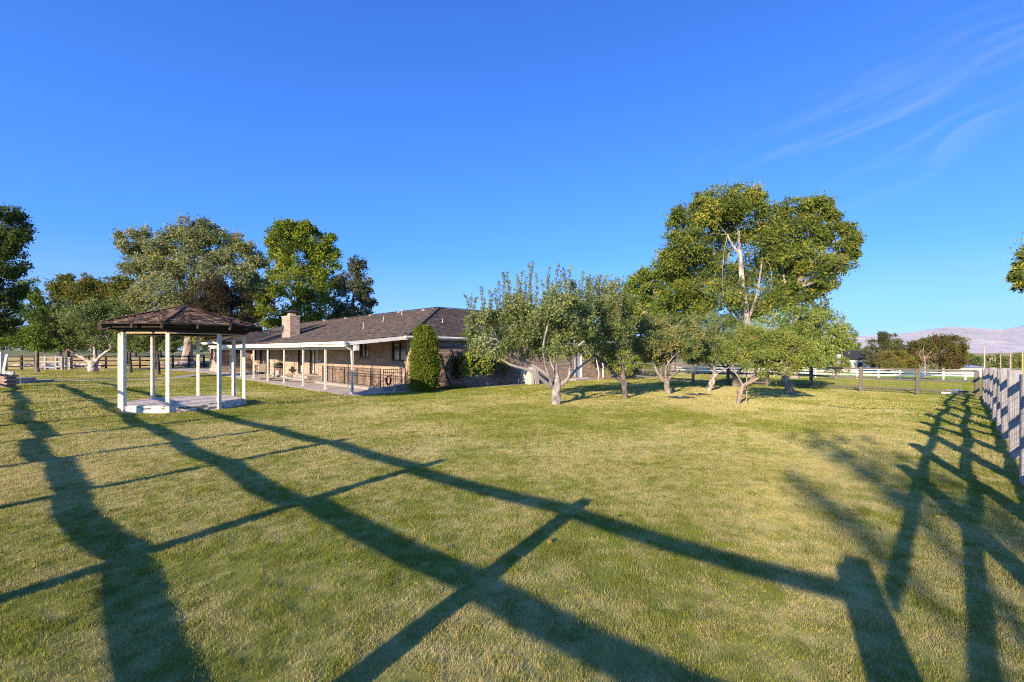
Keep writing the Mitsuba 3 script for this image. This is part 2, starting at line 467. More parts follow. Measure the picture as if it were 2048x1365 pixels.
LOD = [(1.0, 16000, .0046, .026, 8.5), (2.0, 22000, .0088, .032, 19.0), (4.0, 13500, .026, .046, 68.0)]
edge_v, edge_uv = [], []
count = 0
for li, (size, n, w_, h_, dmax) in enumerate(LOD):
    variants = [blades(n, size, w_, h_, 100 * li + k, .06 * size) for k in range(4)]
    for k, (v, uv) in enumerate(variants):
        g = mikit.ply((v.reshape(-1, 3), np.arange(n * 3).reshape(-1, 3)), 'grass_blade', False, uv=uv.reshape(-1, 2))
        scene[f'tuft_{li}_{k}'] = {'type': 'shapegroup', 'blades': g}
    dmin = 0 if li == 0 else LOD[li - 1][4]
    r = random.Random(li)
    big = 4.0
    # cells on one 4 m lattice, so that the levels meet without gaps
    for bx in np.arange(-76, 80, big):
        for by in np.arange(0, 64, big):
            dd = math.hypot(bx + 2, by + 2)
            lev = 0 if dd < LOD[0][4] else 1 if dd < LOD[1][4] else 2 if dd < LOD[2][4] else None
            if lev != li: continue
            for sx in np.arange(bx, bx + big - 1e-6, size):
                for sy in np.arange(by, by + big - 1e-6, size):
                    cx_, cy_ = sx + size / 2, sy + size / 2
                    far_y = sy + size
                    if far_y < 1.9 or min(abs(sx), abs(sx + size)) * (0 if sx * (sx + size) < 0 else 1) > 1.16 * far_y + .3: continue
                    if cx_ < -cy_ * .25 and cy_ > 47.5: continue
                    cell = sbox(sx, sy, sx + size, sy + size)
                    if MASK.contains(cell): continue
                    e = .35 * size
                    zc = float(gz(np.array(cx_), np.array(cy_)))
                    zx = (gz(np.array(cx_ + e), np.array(cy_)) - gz(np.array(cx_ - e), np.array(cy_))) / (2 * e)
                    zy = (gz(np.array(cx_), np.array(cy_ + e)) - gz(np.array(cx_), np.array(cy_ - e))) / (2 * e)
                    q = r.randrange(4)
                    c_, s_ = [(1, 0), (0, 1), (-1, 0), (0, -1)][q]
                    k = r.randrange(4)
                    if MASK.intersects(cell.buffer(.06 * size)):
                        v, uv = variants[k]
                        v = v.copy()
                        xy = np.stack([v[..., 0] * c_ - v[..., 1] * s_, v[..., 0] * s_ + v[..., 1] * c_], -1) + [cx_, cy_]
                        base = xy[:, :2].mean(1)
                        keep = ~shapely.contains_xy(MASK, base[:, 0], base[:, 1])
                        if not keep.any(): continue
                        w3 = np.concatenate([xy, (v[..., 2] + gz(base[:, 0], base[:, 1])[:, None])[..., None]], -1)[keep]
                        edge_v.append(w3); edge_uv.append(uv[keep])
                        continue
                    M = np.array([[c_, -s_, 0, cx_], [s_, c_, 0, cy_], [float(zx) * c_ + float(zy) * s_, -float(zx) * s_ + float(zy) * c_, 1, zc], [0, 0, 0, 1]])
                    count += 1
                    scene[f'grass__{count:03d}'] = {'type': 'instance', 'to_world': T(M), 'group': {'type': 'ref', 'id': f'tuft_{li}_{k}'}}
if edge_v:
    ev = np.concatenate(edge_v).reshape(-1, 3); eu = np.concatenate(edge_uv).reshape(-1, 2)
    scene[f'grass__{count + 1:03d}'] = mikit.ply((ev, np.arange(len(ev)).reshape(-1, 3)), 'grass_blade', False, uv=eu)
labels['grass'] = {'label': 'short mown grass, green mixed with dry straw blades, covering the lawn', 'kind': 'stuff', 'category': 'grass'}

# ------------------------------------------------------------------ fences
def wire(m, p, q, r=.0022, col=(.25, .25, .25)):
    tube(m, [p, q], r, col, 3, False)


DARK_WOOD = np.array((.055, .05, .046))


def fence(key, label, posts, hgt, rails, rail_side, size=.17, group=None, mesh=None, bsdf='grey_wood', railmat='grey_wood', sag=.02, seed=0, rail_h=.14, cat='fence', pcol=(.3, .28, .26)):
    """posts: list of (x, y); rails: heights of rail centres; rail_side: +1 / -1 the side of the line the rails are nailed to"""
    r = np.random.default_rng(seed)
    t = thing(key, label, cat, group)
    P = [np.array(p, float) for p in posts]
    feet = [gnd(*p) for p in P]
    for k, p in enumerate(feet):
        d = P[min(k + 1, len(P) - 1)] - P[max(k - 1, 0)]
        yaw = math.atan2(d[1], d[0]) + r.normal(0, .04)
        m = MB()
        h = hgt + r.normal(0, .025)
        s = size * r.uniform(.92, 1.08)
        ln = r.normal(0, .012, 2)
        c = .018
        # chamfered post
        prof = np.array([(-s / 2 + c, -s / 2), (s / 2 - c, -s / 2), (s / 2, -s / 2 + c), (s / 2, s / 2 - c), (s / 2 - c, s / 2), (-s / 2 + c, s / 2), (-s / 2, s / 2 - c), (-s / 2, -s / 2 + c)])
        rot = np.array([[math.cos(yaw), math.sin(yaw)], [-math.sin(yaw), math.cos(yaw)]])
        zs = [-.2, h * .5, h - .015, h]
        v = []
        for z, sc in zip(zs, (1, 1, 1, .9)):
            xy = prof * sc @ rot + p[:2] + ln * z + r.normal(0, .002, (8, 2))
            v.append(np.c_[xy, np.full(8, p[2] + z)])
        v.append([[*(p[:2] + ln * h), p[2] + h + .012]])
        v = np.vstack(v)
        f = []
        for a in range(3):
            for b in range(8):
                f += [(a * 8 + b, a * 8 + (b + 1) % 8, a * 8 + 8 + (b + 1) % 8), (a * 8 + b, a * 8 + 8 + (b + 1) % 8, a * 8 + 8 + b)]
        f += [(24 + b, 24 + (b + 1) % 8, 32) for b in range(8)]
        m.add(v, f, np.array(pcol) * r.uniform(.8, 1.15))
        m.part(t, 'post', bsdf)
    for k in range(len(feet) - 1):
        p, q = feet[k], feet[k + 1]
        d = q - p; d2 = d[:2] / np.linalg.norm(d[:2])
        side = np.array([d2[1], -d2[0], 0]) * rail_side * (size / 2 + .022)
        for hz in rails:
            m = MB()
            n = 5
            tt = np.linspace(-.02, 1.02, n)
            j0, j1 = r.normal(0, .02, 2)
            pts = p + side + d * tt[:, None]
            pts[:, 2] += hz + j0 * (1 - tt) + j1 * tt - sag * 4 * tt * (1 - tt) * r.uniform(.2, 1.6)
            pts[:, :2] += np.array([d2[1], -d2[0]]) * (r.normal(0, .012) * 4 * tt * (1 - tt))[:, None]
            hh, ww = rail_h, .038
            vs = []
            for x in pts:
                o = np.array([d2[1], -d2[0], 0]) * ww / 2
                vs += [x - o - UP * hh / 2, x + o - UP * hh / 2, x + o + UP * hh / 2, x - o + UP * hh / 2]
            fs = []
            for a in range(n - 1):
                for b in range(4):
                    fs.append((a * 4 + b, a * 4 + (b + 1) % 4, a * 4 + 4 + (b + 1) % 4, a * 4 + 4 + b))
            fs += [(3, 2, 1, 0), (n * 4 - 4, n * 4 - 3, n * 4 - 2, n * 4 - 1)]
            m.add(np.array(vs), np.array(fs)[:, ::-1], np.array(pcol) * r.uniform(.75, 1.1))
            m.part(t, 'rail', railmat)
    if mesh:
        m = MB()
        for k in range(len(feet) - 1):
            p, q = feet[k], feet[k + 1]
            d = q - p; L = np.linalg.norm(d[:2]); d2 = d[:2] / L
            side = np.array([d2[1], -d2[0], 0]) * rail_side * (size / 2 - .0)
            top = mesh
            for z in np.arange(.04, top, .1):
                wire(m, p + side + UP * z, q + side + UP * z)
            for u in np.arange(0, L, .1):
                b = p + side + d * (u / L)
                wire(m, b + UP * .03, b + UP * top)
        m.part(t, 'wire_mesh', 'matte')
    return t


corner = np.array([.36, -.45])
fdir = np.array([-.749, .663])
back_posts = [corner + fdir * (0 if k == 0 else 2.6 + 2.93 * (k - 1)) for k in range(14)]
fence('rear_fence', 'weathered three rail wooden fence beside the camera throwing ladder shadows on the lawn', back_posts, 1.42, (1.34, .79, .25), -1, group=None, seed=1, sag=.02, rail_h=.105)
vdir = np.array([R2, R2])
r0 = np.array([8.70, 7.86])
right_posts = [r0 + vdir * (2.42 * k) for k in range(-3, 9)]
right_posts = [p for p in right_posts if np.linalg.norm(p - corner) > 1.2]
farc = r0 + vdir * 2.42 * 9.0
fence('right_fence', 'row of square grey timber posts with wire mesh lining the right edge of the lawn', [corner + np.array([.10, -.02])] + right_posts + [farc], 1.5, (1.34, .79, .25), 1, mesh=1.28, seed=2, sag=.02, rail_h=.125)
udir = np.array([-R2, R2])
fence('far_fence', 'dark post and rail fence with wire mesh crossing behind the fruit trees', [farc + udir * (.25 if k == 0 else .03 + 2.5 * k) for k in range(0, 9)], 1.45, (1.38, .84, .28), 1, mesh=1.2, seed=3, sag=.02, bsdf='matte', railmat='matte', pcol=(.13, .115, .10), rail_h=.10)
m = MB()
gate = thing('farm_gate', 'pale wooden gate with upright bars behind the trunks of the fruit trees', 'gate')
g0 = farc + udir * 20.6
for k in range(2):
    p = gnd(*(g0 + udir * k * 1.9)); m = MB(); add_box(m, wbox(p, .16, .16, 1.6, math.pi / 4), (.42, .39, .35)); m.part(gate, 'gate_post', 'grey_wood')
for hz in (.25, .6, .95, 1.3):
    m = MB(); a_, b_ = gnd(*g0), gnd(*(g0 + udir * 1.9)); add_box(m, bar(a_ + UP * hz, b_ + UP * hz, .035, .09), (.4, .37, .33)); m.part(gate, 'gate_rail', 'grey_wood')
for k in range(6):
    m = MB(); b_ = gnd(*(g0 + udir * (.25 + k * .28))); add_box(m, wbox(b_ + UP * .2, .03, .07, 1.15, math.pi / 4), (.45, .42, .38)); m.part(gate, 'upright', 'grey_wood')

# ------------------------------------------------------------------ gazebo
GC, GR, GROT = np.array([-10.883, 15.143]), 1.717, 10.5954
zg, zf, zt = -1.85 + E, -1.637 + E, .53 + E
gaz = thing('gazebo', 'open octagonal gazebo with white posts and dark shake roof on the lawn', 'gazebo')
oct_a = GROT + np.arange(8) * np.pi / 4
corners8 = np.stack([GC[0] + GR * np.cos(oct_a), GC[1] + GR * np.sin(oct_a)], 1)
PW = .092
deck = Polygon(GC + (corners8 - GC) * .985)
m = MB(); dm = trimesh.creation.extrude_polygon(deck, .06, engine='earcut'); dm.apply_translation([0, 0, zf - .06]); m.add(dm.vertices, dm.faces, (.62, .58, .52)); m.part(gaz, 'deck', 'deck_boards', label='flat octagonal deck of worn grey boards')
for k in range(8):
    a, b = corners8[k], corners8[(k + 1) % 8]
    d = (b - a) / np.linalg.norm(b - a)
    ctr_dir = (a + b) / 2 - GC; ctr_dir /= np.linalg.norm(ctr_dir)
    m = MB(); o = np.array([*(a + d * PW * .5), zg - .15]) ; L = np.linalg.norm(b - a) - PW
    add_box(m, box_v(o - np.array([*ctr_dir, 0]) * .03, np.array([*d, 0]) * L, np.array([*ctr_dir, 0]) * .04, UP * (zf - zg + .15 - .012)), (.6, .58, .55)); m.part(gaz, 'skirt_board', 'peeling_paint')
    yaw = math.atan2(ctr_dir[1], ctr_dir[0]) - math.pi / 8
    m = MB(); add_box(m, wbox([a[0], a[1], zg - .05], PW, PW, zt - zg + .05, oct_a[k]), (.7, .66, .55)); m.part(gaz, 'post', 'worn_paint')
    # dark header beam between posts, cream lower edge board
    m = MB(); p0, p1 = np.array([*a, zt + .115]), np.array([*b, zt + .115]); ex = np.array([*d, 0]) * .02
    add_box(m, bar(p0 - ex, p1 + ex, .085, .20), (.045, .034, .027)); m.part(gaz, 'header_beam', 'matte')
    m = MB(); add_box(m, bar(p0 * [1, 1, 0] + UP * (zt + .002) , p1 * [1, 1, 0] + UP * (zt + .002), .08, .03), (.55, .42, .24)); m.part(gaz, 'cream_strip', 'matte')
apex = np.array([*GC, 1.47 + E]); RE, ze = 2.28, .80 + E
eave8 = np.stack([GC[0] + RE * np.cos(oct_a), GC[1] + RE * np.sin(oct_a), np.full(8, ze)], 1)
for k in range(8):
    m = MB(); e = eave8[k]; din = apex - e
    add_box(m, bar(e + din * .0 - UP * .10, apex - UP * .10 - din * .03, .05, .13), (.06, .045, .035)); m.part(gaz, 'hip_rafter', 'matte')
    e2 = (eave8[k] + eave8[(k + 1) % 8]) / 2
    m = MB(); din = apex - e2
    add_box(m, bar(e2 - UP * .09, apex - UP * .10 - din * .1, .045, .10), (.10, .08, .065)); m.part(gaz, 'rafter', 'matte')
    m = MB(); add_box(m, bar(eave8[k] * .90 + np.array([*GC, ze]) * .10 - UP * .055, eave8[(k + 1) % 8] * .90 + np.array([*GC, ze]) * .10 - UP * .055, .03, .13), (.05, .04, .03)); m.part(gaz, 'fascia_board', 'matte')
    # sheathing under the shakes
    m = MB(); up_ = UP * .004
    m.add(np.array([eave8[k], eave8[(k + 1) % 8], apex, eave8[k] - UP * .03, eave8[(k + 1) % 8] - UP * .03, apex - UP * .03]), [(0, 1, 2), (5, 4, 3), (0, 3, 4), (0, 4, 1)], (.04, .03, .025)); m.part(gaz, 'roof_deck', 'matte')


def shakes_on(e0, e1, top, rows, wid, r, th=(.012, .03), expo=1.25, gap=.008):
    """boxes of split shakes on a triangle or trapezoid: yields (verts, colour, centre)"""
    e0, e1 = np.asarray(e0), np.asarray(e1)
    tops = np.asarray(top)
    t0, t1 = (tops, tops) if tops.ndim == 1 else tops
    nrm = np.cross(e1 - e0, (t0 + t1) / 2 - e0); nrm /= np.linalg.norm(nrm)
    if nrm[2] < 0: nrm = -nrm
    for i in range(rows):
        f0, f1 = i / rows, min((i + expo) / rows, 1)
        l0, r0_ = e0 + (t0 - e0) * f0, e1 + (t1 - e1) * f0
        l1, r1_ = e0 + (t0 - e0) * f1, e1 + (t1 - e1) * f1
        L = np.linalg.norm(r0_ - l0)
        if L < .05: continue
        x = -r.uniform(0, wid)
        while x < L:
            w = wid * r.uniform(.6, 1.4)
            a, b = max(x, 0) / L, min(x + w - gap, L) / L
            x += w
            if b - a < .02 / L: continue
            dn = r.normal(0, .12) / rows
            th0 = r.uniform(*th)
            lift = nrm * .006
            bl, br = l0 + (r0_ - l0) * a, l0 + (r0_ - l0) * b
            down = (e0 - t0) * dn
            bl, br = bl + down * (1 if i else .6), br + down * (1 if i else .6)
            tl, tr = l1 + (r1_ - l1) * a, l1 + (r1_ - l1) * b
            v = np.array([bl + lift, br + lift, tl + lift * .2, tr + lift * .2, bl + lift + nrm * th0, br + lift + nrm * th0, tl + lift * .2 + nrm * .004, tr + lift * .2 + nrm * .004])
            yield v, (bl + tr) / 2


rs = np.random.default_rng(11)
SHAKE = np.array([(.055, .036, .026), (.085, .055, .038), (.13, .088, .06), (.04, .03, .025), (.17, .105, .06), (.11, .095, .08)])
allsh = []
for k in range(8):
    facing = float(np.dot((eave8[k] + eave8[(k + 1) % 8])[:2] / 2 - GC, -GC))
    for v, c in shakes_on(eave8[k], eave8[(k + 1) % 8], apex + UP * .01, 11, .135, rs, th=(.018, .045), gap=.012):
        col = SHAKE[rs.choice(6, p=[.27, .26, .17, .13, .07, .10])] * rs.uniform(.6, 1.5)
        allsh.append((facing - .02 * (c[2]), v, col))
allsh.sort(key=lambda q: -q[0])
for q in allsh[:280]:
    m = MB(); add_box(m, q[1], q[2]); m.part(gaz, 'shake', 'matte')
m = MB()
for q in allsh[280:]: add_box(m, q[1], q[2])
m.part(gaz, 'far_shakes', 'matte', kind='stuff')
for k in range(8):
    e = eave8[k]; r = rs; m = MB()
    n = 14
    for i in range(n):
        a, b = e + (apex - e) * (i / n), e + (apex - e) * min((i + 1.25) / n, 1)
        add_box(m, bar(a + UP * (.045 + .008), b + UP * .04, .15, .018), SHAKE[r.integers(0, 5)] * r.uniform(.7, 1.1))
    m.part(gaz, 'ridge_cap', 'matte')

# ------------------------------------------------------------------ house
house = thing('ranch_house', 'long low brick ranch house with brown shingle roof and white gutters', 'house')
rh = np.random.default_rng(21)
BRICK = np.array([(.34, .255, .20), (.38, .295, .235), (.30, .22, .175), (.36, .27, .215), (.27, .20, .16)])


def on(axis, c, along, depth, z):
    """a point of a wall: axis 'a' runs along a at b = c, axis 'b' runs along b at a = c; depth counts into the house"""
    return H(along, c + depth, z) if axis == 'a' else H(c + depth, along, z)


def wblock(axis, c, l0, l1, d0, d1, z0, z1):
    return hbox(l0, l1, c + d0, c + d1, z0, z1) if axis == 'a' else hbox(c + d0, c + d1, l0, l1, z0, z1)


bricks = []


def brick_wall(axis, c, lo, hi, z0, z1, holes=(), bl=.40, bh=.105, name='wall', parent=house):
    poly = sbox(lo, z0, hi, z1)
    for h in holes:
        poly = poly.difference(sbox(h[0], h[2], h[1], h[3]))
    m = MB()
    for g in getattr(poly, 'geoms', [poly]):
        tm = trimesh.creation.extrude_polygon(g, .22, engine='earcut')
        v = np.array([on(axis, c, p[0], p[2], p[1]) for p in tm.vertices])
        m.add(v, tm.faces, (.34, .285, .235))
    m.part(parent, name)
    nrow = int((z1 - z0) / bh)
    for i in range(nrow):
        zz0, zz1 = z0 + i * bh + .006, z0 + (i + 1) * bh - .006
        x = lo - (bl / 2 if i % 2 else 0)
        while x < hi:
            l0, l1 = max(x + .005, lo), min(x + bl - .005, hi)
            x += bl
            segs = [(l0, l1)]
            for h in holes:
                if zz1 > h[2] + .01 and zz0 < h[3] - .01:
                    segs = [s for (p, q) in segs for s in ((p, min(q, h[0])), (max(p, h[1]), q)) if s[1] - s[0] > .03]
            for p, q in segs:
                if q - p < .03: continue
                pr = .012 + rh.uniform(0, .008)
                v = wblock(axis, c, p, q, -pr, .01, zz0, zz1)
                mid = v.mean(0)
                w = np.ptp((v[:, 0]) / v[:, 1]) * F
                bricks.append((w if mid[1] < 33 and (axis == 'a' or p < 19) else 0, parent, v, BRICK[rh.choice(5)] * rh.uniform(.86, 1.12)))


FRAME, CREAM = (.05, .042, .034), (.62, .56, .46)


def window(axis, c, lo, hi, z0, z1, mull=1, frame=FRAME, curtain=(.55, .53, .48), split=None, parent=house, name='window', low=.5):
    k = part_key(parent, name)
    m = MB(); w = .06
    for (l0, l1, a0, a1) in [(lo, hi, z1 - w, z1), (lo, hi, z0, z0 + w), (lo, lo + w, z0 + w, z1 - w), (hi - w, hi, z0 + w, z1 - w)]:
        add_box(m, wblock(axis, c, l0, l1, -.025, .10, a0, a1), frame)
    for i in range(mull):
        x = lo + (hi - lo) * (i + 1) / (mull + 1)
        add_box(m, wblock(axis, c, x - .025, x + .025, .01, .09, z0 + w, z1 - w), frame)
    if split:
        add_box(m, wblock(axis, c, lo + w, hi - w, .02, .085, split - .02, split + .02), frame)
    m.put(k, 'satin')
    m = MB()
    m.add([on(axis, c, lo + w / 2, .06, z0 + w / 2), on(axis, c, hi - w / 2, .06, z0 + w / 2), on(axis, c, hi - w / 2, .06, z1 - w / 2), on(axis, c, lo + w / 2, .06, z1 - w / 2)], [(0, 1, 2, 3)], (1, 1, 1))
    m.put(k + '__pane', 'glass')
    m = MB(); zc = z0 + (z1 - z0) * low
    add_box(m, wblock(axis, c, lo, hi, .20, .215, z0, zc), curtain)
    m.put(k + '__curtain')
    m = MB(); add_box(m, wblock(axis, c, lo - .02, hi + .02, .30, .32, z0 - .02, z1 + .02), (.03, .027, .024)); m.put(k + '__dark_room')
    m = MB(); add_box(m, wblock(axis, c, lo - .06, hi + .06, -.05, .10, z0 - .05, z0 - .001), (.16, .12, .09)); m.put(k + '__sill')
    return k


def door(axis, c, lo, hi, z0, z1, col, trim, glass=False, parent=house):
    k = part_key(parent, 'door')
    m = MB(); add_box(m, wblock(axis, c, lo + .05, hi - .05, .08, .12, z0 + .02, z1 - .05), col)
    for (u0, u1) in ((.15, .45), (.55, .85)):
        for (q0, q1) in ((.08, .42), (.52, .94)):
            L, Z = hi - lo, z1 - z0
            add_box(m, wblock(axis, c, lo + L * u0, lo + L * u1, .07, .09, z0 + Z * q0, z0 + Z * q1), np.array(col) * .85)
    m.put(k, 'satin')
    m = MB()
    for (l0, l1, a0, a1) in [(lo - .06, lo + .05, z0, z1), (hi - .05, hi + .06, z0, z1), (lo - .06, hi + .06, z1, z1 + .08)]:
        add_box(m, wblock(axis, c, l0, l1, -.03, .09, a0, a1), trim)
    m.put(k + '__frame', 'satin')
    m = MB(); tube(m, [on(axis, c, hi - .14, .02, z0 + 1.0), on(axis, c, hi - .14, .08, z0 + 1.0)], .03, (.5, .42, .25), 8); m.put(k + '__handle', 'metal')


WA, WB, ZF, ZT = 13.8, 21.64, -2.13, .74
holesA = [(22.1, 23.67, -.57, .50), (26.4, 27.6, -.42, .50), (34.2, 35.8, -1.80, .22), (37.1, 38.2, -1.80, .22), (43.7, 45.3, -1.95, .22), (47.2, 48.0, -1.95, .22), (49.0, 50.2, -.95, .20)]
brick_wall('a', WA, WB, 50.7, ZF - .15, ZT, holesA, name='patio_wall')
window('a', WA, *holesA[0], 1, low=.5)
window('a', WA, *holesA[1], 1, low=.45)
window('a', WA, *holesA[2], 1, frame=(.06, .05, .045), low=.9, curtain=(.50, .47, .42), name='glass_door')
window('a', WA, *holesA[3], 0, low=.0 + .3, name='glass_door')
window('a', WA, *holesA[4], 1, low=.6, name='glass_door')
window('a', WA, *holesA[5], 0, low=.9, curtain=(.6, .56, .5), name='glass_door')
window('a', WA, *holesA[6], 1, low=.3)
holesB = [(28.58, 29.43, -2.10, -.02), (33.4, 35.6, -1.0, .30), (38.0, 39.8, -.6, .40)]
brick_wall('b', WB, WA, 41.8, ZF - .35, ZT, holesB, name='garden_wall')
door('b', WB, *holesB[0], (.50, .48, .44), (.70, .66, .58))
window('b', WB, *holesB[1], 1, low=.4)
window('b', WB, *holesB[2], 1, low=.4)
# the far wing: its front and the side that closes the patio
brick_wall('a', 11.1, 50.7, 54.9, ZF - .1, ZT, [(53.2, 54.4, -.9, .3)], name='wing_wall')
window('a', 11.1, 53.2, 54.4, -.9, .3, 1, low=.3)
brick_wall('b', 50.7, 11.1, 13.79, ZF - .1, ZT, [(12.2, 13.2, -.6, .20)], name='wing_wall')
window('b', 50.7, 12.2, 13.2, -.6, .20, 1, low=.4)
m = MB()   # unseen rear walls, so that the house is whole
for v in (hbox(WB + .23, 62, 28.2, 28.4, ZF, ZT), hbox(36.2, 36.4, 28.4, 41.6, ZF, ZT), hbox(62, 62.2, 14, 28.4, ZF, ZT), hbox(WB + .23, 36.4, 41.6, 41.79, ZF, ZT), hbox(54.7, 54.9, 11.33, 14, ZF, ZT), hbox(54.9, 62, 14, 14.2, ZF, ZT)):
    add_box(m, v, (.38, .29, .225))
m.part(house, 'rear_wall')

# roofs: eave and ridge lines in house coordinates
roof = part_key(house, 'roof')
SHI = np.array([(.085, .070, .062), (.066, .055, .050), (.105, .087, .076), (.05, .043, .040), (.078, .063, .054)])
PITCH = (3.31 - .80) / 7.5
planes = [  # (eave0, eave1, top0, top1)
    ((21.15, 13.2, .80), (66.0, 13.2, .80), (28.65, 20.7, 3.31), (58.5, 20.7, 3.31)),
    ((21.15, 42.4, .80), (21.15, 13.2, .80), (28.65, 34.9, 3.31), (28.65, 20.7, 3.31)),
    ((21.55, 9.95, .45), (49.4, 9.95, .45), (21.45, 13.26, .813), (49.4, 13.26, .813)),
]
back = [((66, 13.2, .8), (66, 28.2, .8), (58.5, 20.7, 3.31), (58.5, 20.7, 3.31)), ((66, 28.2, .8), (36.15, 28.2, .8), (58.5, 20.7, 3.31), (28.65, 20.7, 3.31)), ((36.15, 28.2, .8), (36.15, 42.4, .8), (28.65, 20.7, 3.31), (28.65, 34.9, 3.31)), ((36.15, 42.4, .8), (21.15, 42.4, .8), (28.65, 34.9, 3.31), (28.65, 34.9, 3.31))]
wingp = [((47.9, 10.5, .84), (55.4, 10.5, .84), (51.65, 14.25, 2.1), (51.65, 14.25, 2.1)), ((47.9, 17.2, .84), (47.9, 10.5, .84), (51.65, 17.6, 2.1), (51.65, 14.25, 2.1)), ((55.4, 10.5, .84), (55.4, 17.2, .84), (51.65, 14.25, 2.1), (51.65, 17.6, 2.1))]
m = MB()
for pl4 in planes + back + wingp:
    P4 = np.array([H(*q) for q in pl4])
    v = np.vstack([P4, P4 - UP * .05])
    m.add(v, [(0, 1, 3), (0, 3, 2), (5, 4, 6), (5, 6, 7), (0, 4, 5), (0, 5, 1)], SHI[1])
m.put(roof)
rsh = np.random.default_rng(5)
m = MB()
for pl4, expo in [(planes[0], .15), (planes[1], .15), (planes[2], .15), (wingp[0], .2), (wingp[1], .2)]:
    P4 = [H(*q) for q in pl4]
    run = np.linalg.norm((np.array(P4[2]) + P4[3]) / 2 - (np.array(P4[0]) + P4[1]) / 2)
    run = np.linalg.norm(np.cross(P4[1] - P4[0], P4[2] - P4[0])) / np.linalg.norm(P4[1] - P4[0])
    for v, c in shakes_on(P4[0], P4[1], np.array([P4[2], P4[3]]), int(run / expo), .32, rsh, th=(.010, .030), expo=1.12, gap=.012):
        add_box(m, v, SHI[rsh.choice(5)] * rsh.uniform(.82, 1.18))
m.part(roof, 'shingles', kind='stuff')
m = MB()
for p, q in [((21.15, 13.2, .82), (28.65, 20.7, 3.34)), ((28.65, 20.7, 3.33), (58.5, 20.7, 3.33)), ((28.65, 20.7, 3.33), (28.65, 34.9, 3.33)), ((66, 13.2, .82), (58.5, 20.7, 3.33)), ((55.4, 10.5, .86), (51.65, 14.25, 2.12)), ((47.9, 10.5, .86), (51.65, 14.25, 2.12)), ((51.65, 14.25, 2.12), (51.65, 17.6, 2.12)), ((21.15, 42.4, .82), (28.65, 34.9, 3.33))]:
    p, q = H(*p), H(*q); n = int(np.linalg.norm(q - p) / .25)
    for i in range(n):
        a, b = p + (q - p) * i / n, p + (q - p) * (i + 1.2) / n
        add_box(m, bar(a + UP * .03, b + UP * .022, .26, .016), SHI[rsh.choice(5)] * rsh.uniform(.7, .95))
m.part(roof, 'ridge_caps', kind='stuff')
# white eaves, gutters, rakes
def eave(p, q, h0, h1, name, w=.03):
    m = MB(); a, b = H(*p), H(*q); add_box(m, bar(a + UP * (h0 + h1) / 2, b + UP * (h0 + h1) / 2, w, h1 - h0), (.7, .67, .6)); m.part(house, name, 'white_trim')
eave((21.5, 9.99, .45), (49.4, 9.99, .45), -.24, -.015, 'fascia')
eave((21.53, 9.97, .45), (21.33, 13.22, .80), -.20, -.01, 'rake_board', .04)
eave((21.2, 13.2, .80), (21.2, 42.4, .80), -.19, -.012, 'fascia')
eave((47.9, 10.53, .84), (55.4, 10.53, .84), -.19, -.012, 'fascia')
eave((55.38, 10.5, .84), (55.38, 17, .84), -.19, -.012, 'fascia')


def gutter(p, q, parent=house):
    m = MB(); a, b = H(*p), H(*q); d = (b - a) / np.linalg.norm(b - a); s = np.cross(d, UP)
    prof = [(-.055, 0), (.05, 0), (.068, -.05), (.045, -.11), (-.055, -.11)]
    v = np.vstack([[a + s * x + UP * z for x, z in prof], [b + s * x + UP * z for x, z in prof]])
    n = 5; f = [(i, (i + 1) % n, n + (i + 1) % n) for i in range(n)] + [(i, n + (i + 1) % n, n + i) for i in range(n)] + [(0, 2, 1), (0, 3, 2), (0, 4, 3), (5, 6, 7), (5, 7, 8), (5, 8, 9)]
    m.add(v, f, (.7, .67, .6)); m.part(parent, 'gutter', 'white_trim')
gutter((49.4, 9.91, .45), (21.42, 9.91, .45))
gutter((21.12, 13.1, .80), (21.12, 42.4, .80))
gutter((55.5, 10.45, .84), (49.6, 10.45, .84))
m = MB()
q4 = [H(21.55, 10.02, .28), H(49.4, 10.02, .28), H(49.4, 13.8, .62), H(21.5, 13.8, .62)]
m.add(np.vstack([q4, np.array(q4) + UP * .02]), [(0, 1, 2), (0, 2, 3), (4, 6, 5), (4, 7, 6)], (.60, .51, .38)); m.part(house, 'patio_ceiling')
m = MB(); add_box(m, hbox(21.2, 65.9, 13.25, 13.8, .60, .62), (.5, .45, .36)); add_box(m, hbox(21.22, 21.64, 13.8, 42.2, .60, .62), (.5, .45, .36)); m.part(house, 'soffit')
m = MB(); add_box(m, hbox(21.6, 49.3, 10.49, 10.61, .065, .26), (.66, .60, .48)); m.part(house, 'porch_beam', 'satin')
for i in range(9):
    a = 21.9 + 3.25 * i
    foot = gnd(*(H(a, 10.54, 0)[:2])); ztop = .063 + E
    m = MB(); s = .045
    add_box(m, np.array([H(a - s, 10.54 - s, 0) * [1, 1, 0] + UP * foot[2], ] * 1).repeat(1, 0)[0] + np.array([0 * V, V * 2 * s, U * 2 * s, V * 2 * s + U * 2 * s, UP * (ztop - foot[2]), V * 2 * s + UP * (ztop - foot[2]), U * 2 * s + UP * (ztop - foot[2]), V * 2 * s + U * 2 * s + UP * (ztop - foot[2])]), (.70, .64, .52))
    m.part(house, 'porch_post', 'satin')
    m = MB(); add_box(m, wbox(foot + UP * .03, .2, .2, .03, math.pi / 4), (.6, .55, .46)); m.part(house, 'post_base', 'satin')
m = MB()
pf = gnd(*(H(21.72, 10.40, 0)[:2]))
tube(m, [H(21.6, 9.93, .36), H(21.6, 9.96, .27), H(21.68, 10.38, .02), H(21.72, 10.40, -.10), np.array([pf[0], pf[1], pf[2] + .12]), np.array([pf[0] + .05, pf[1] - .12, pf[2] + .05])], .043, (.70, .68, .64), 8); m.part(house, 'downspout', 'white_trim')
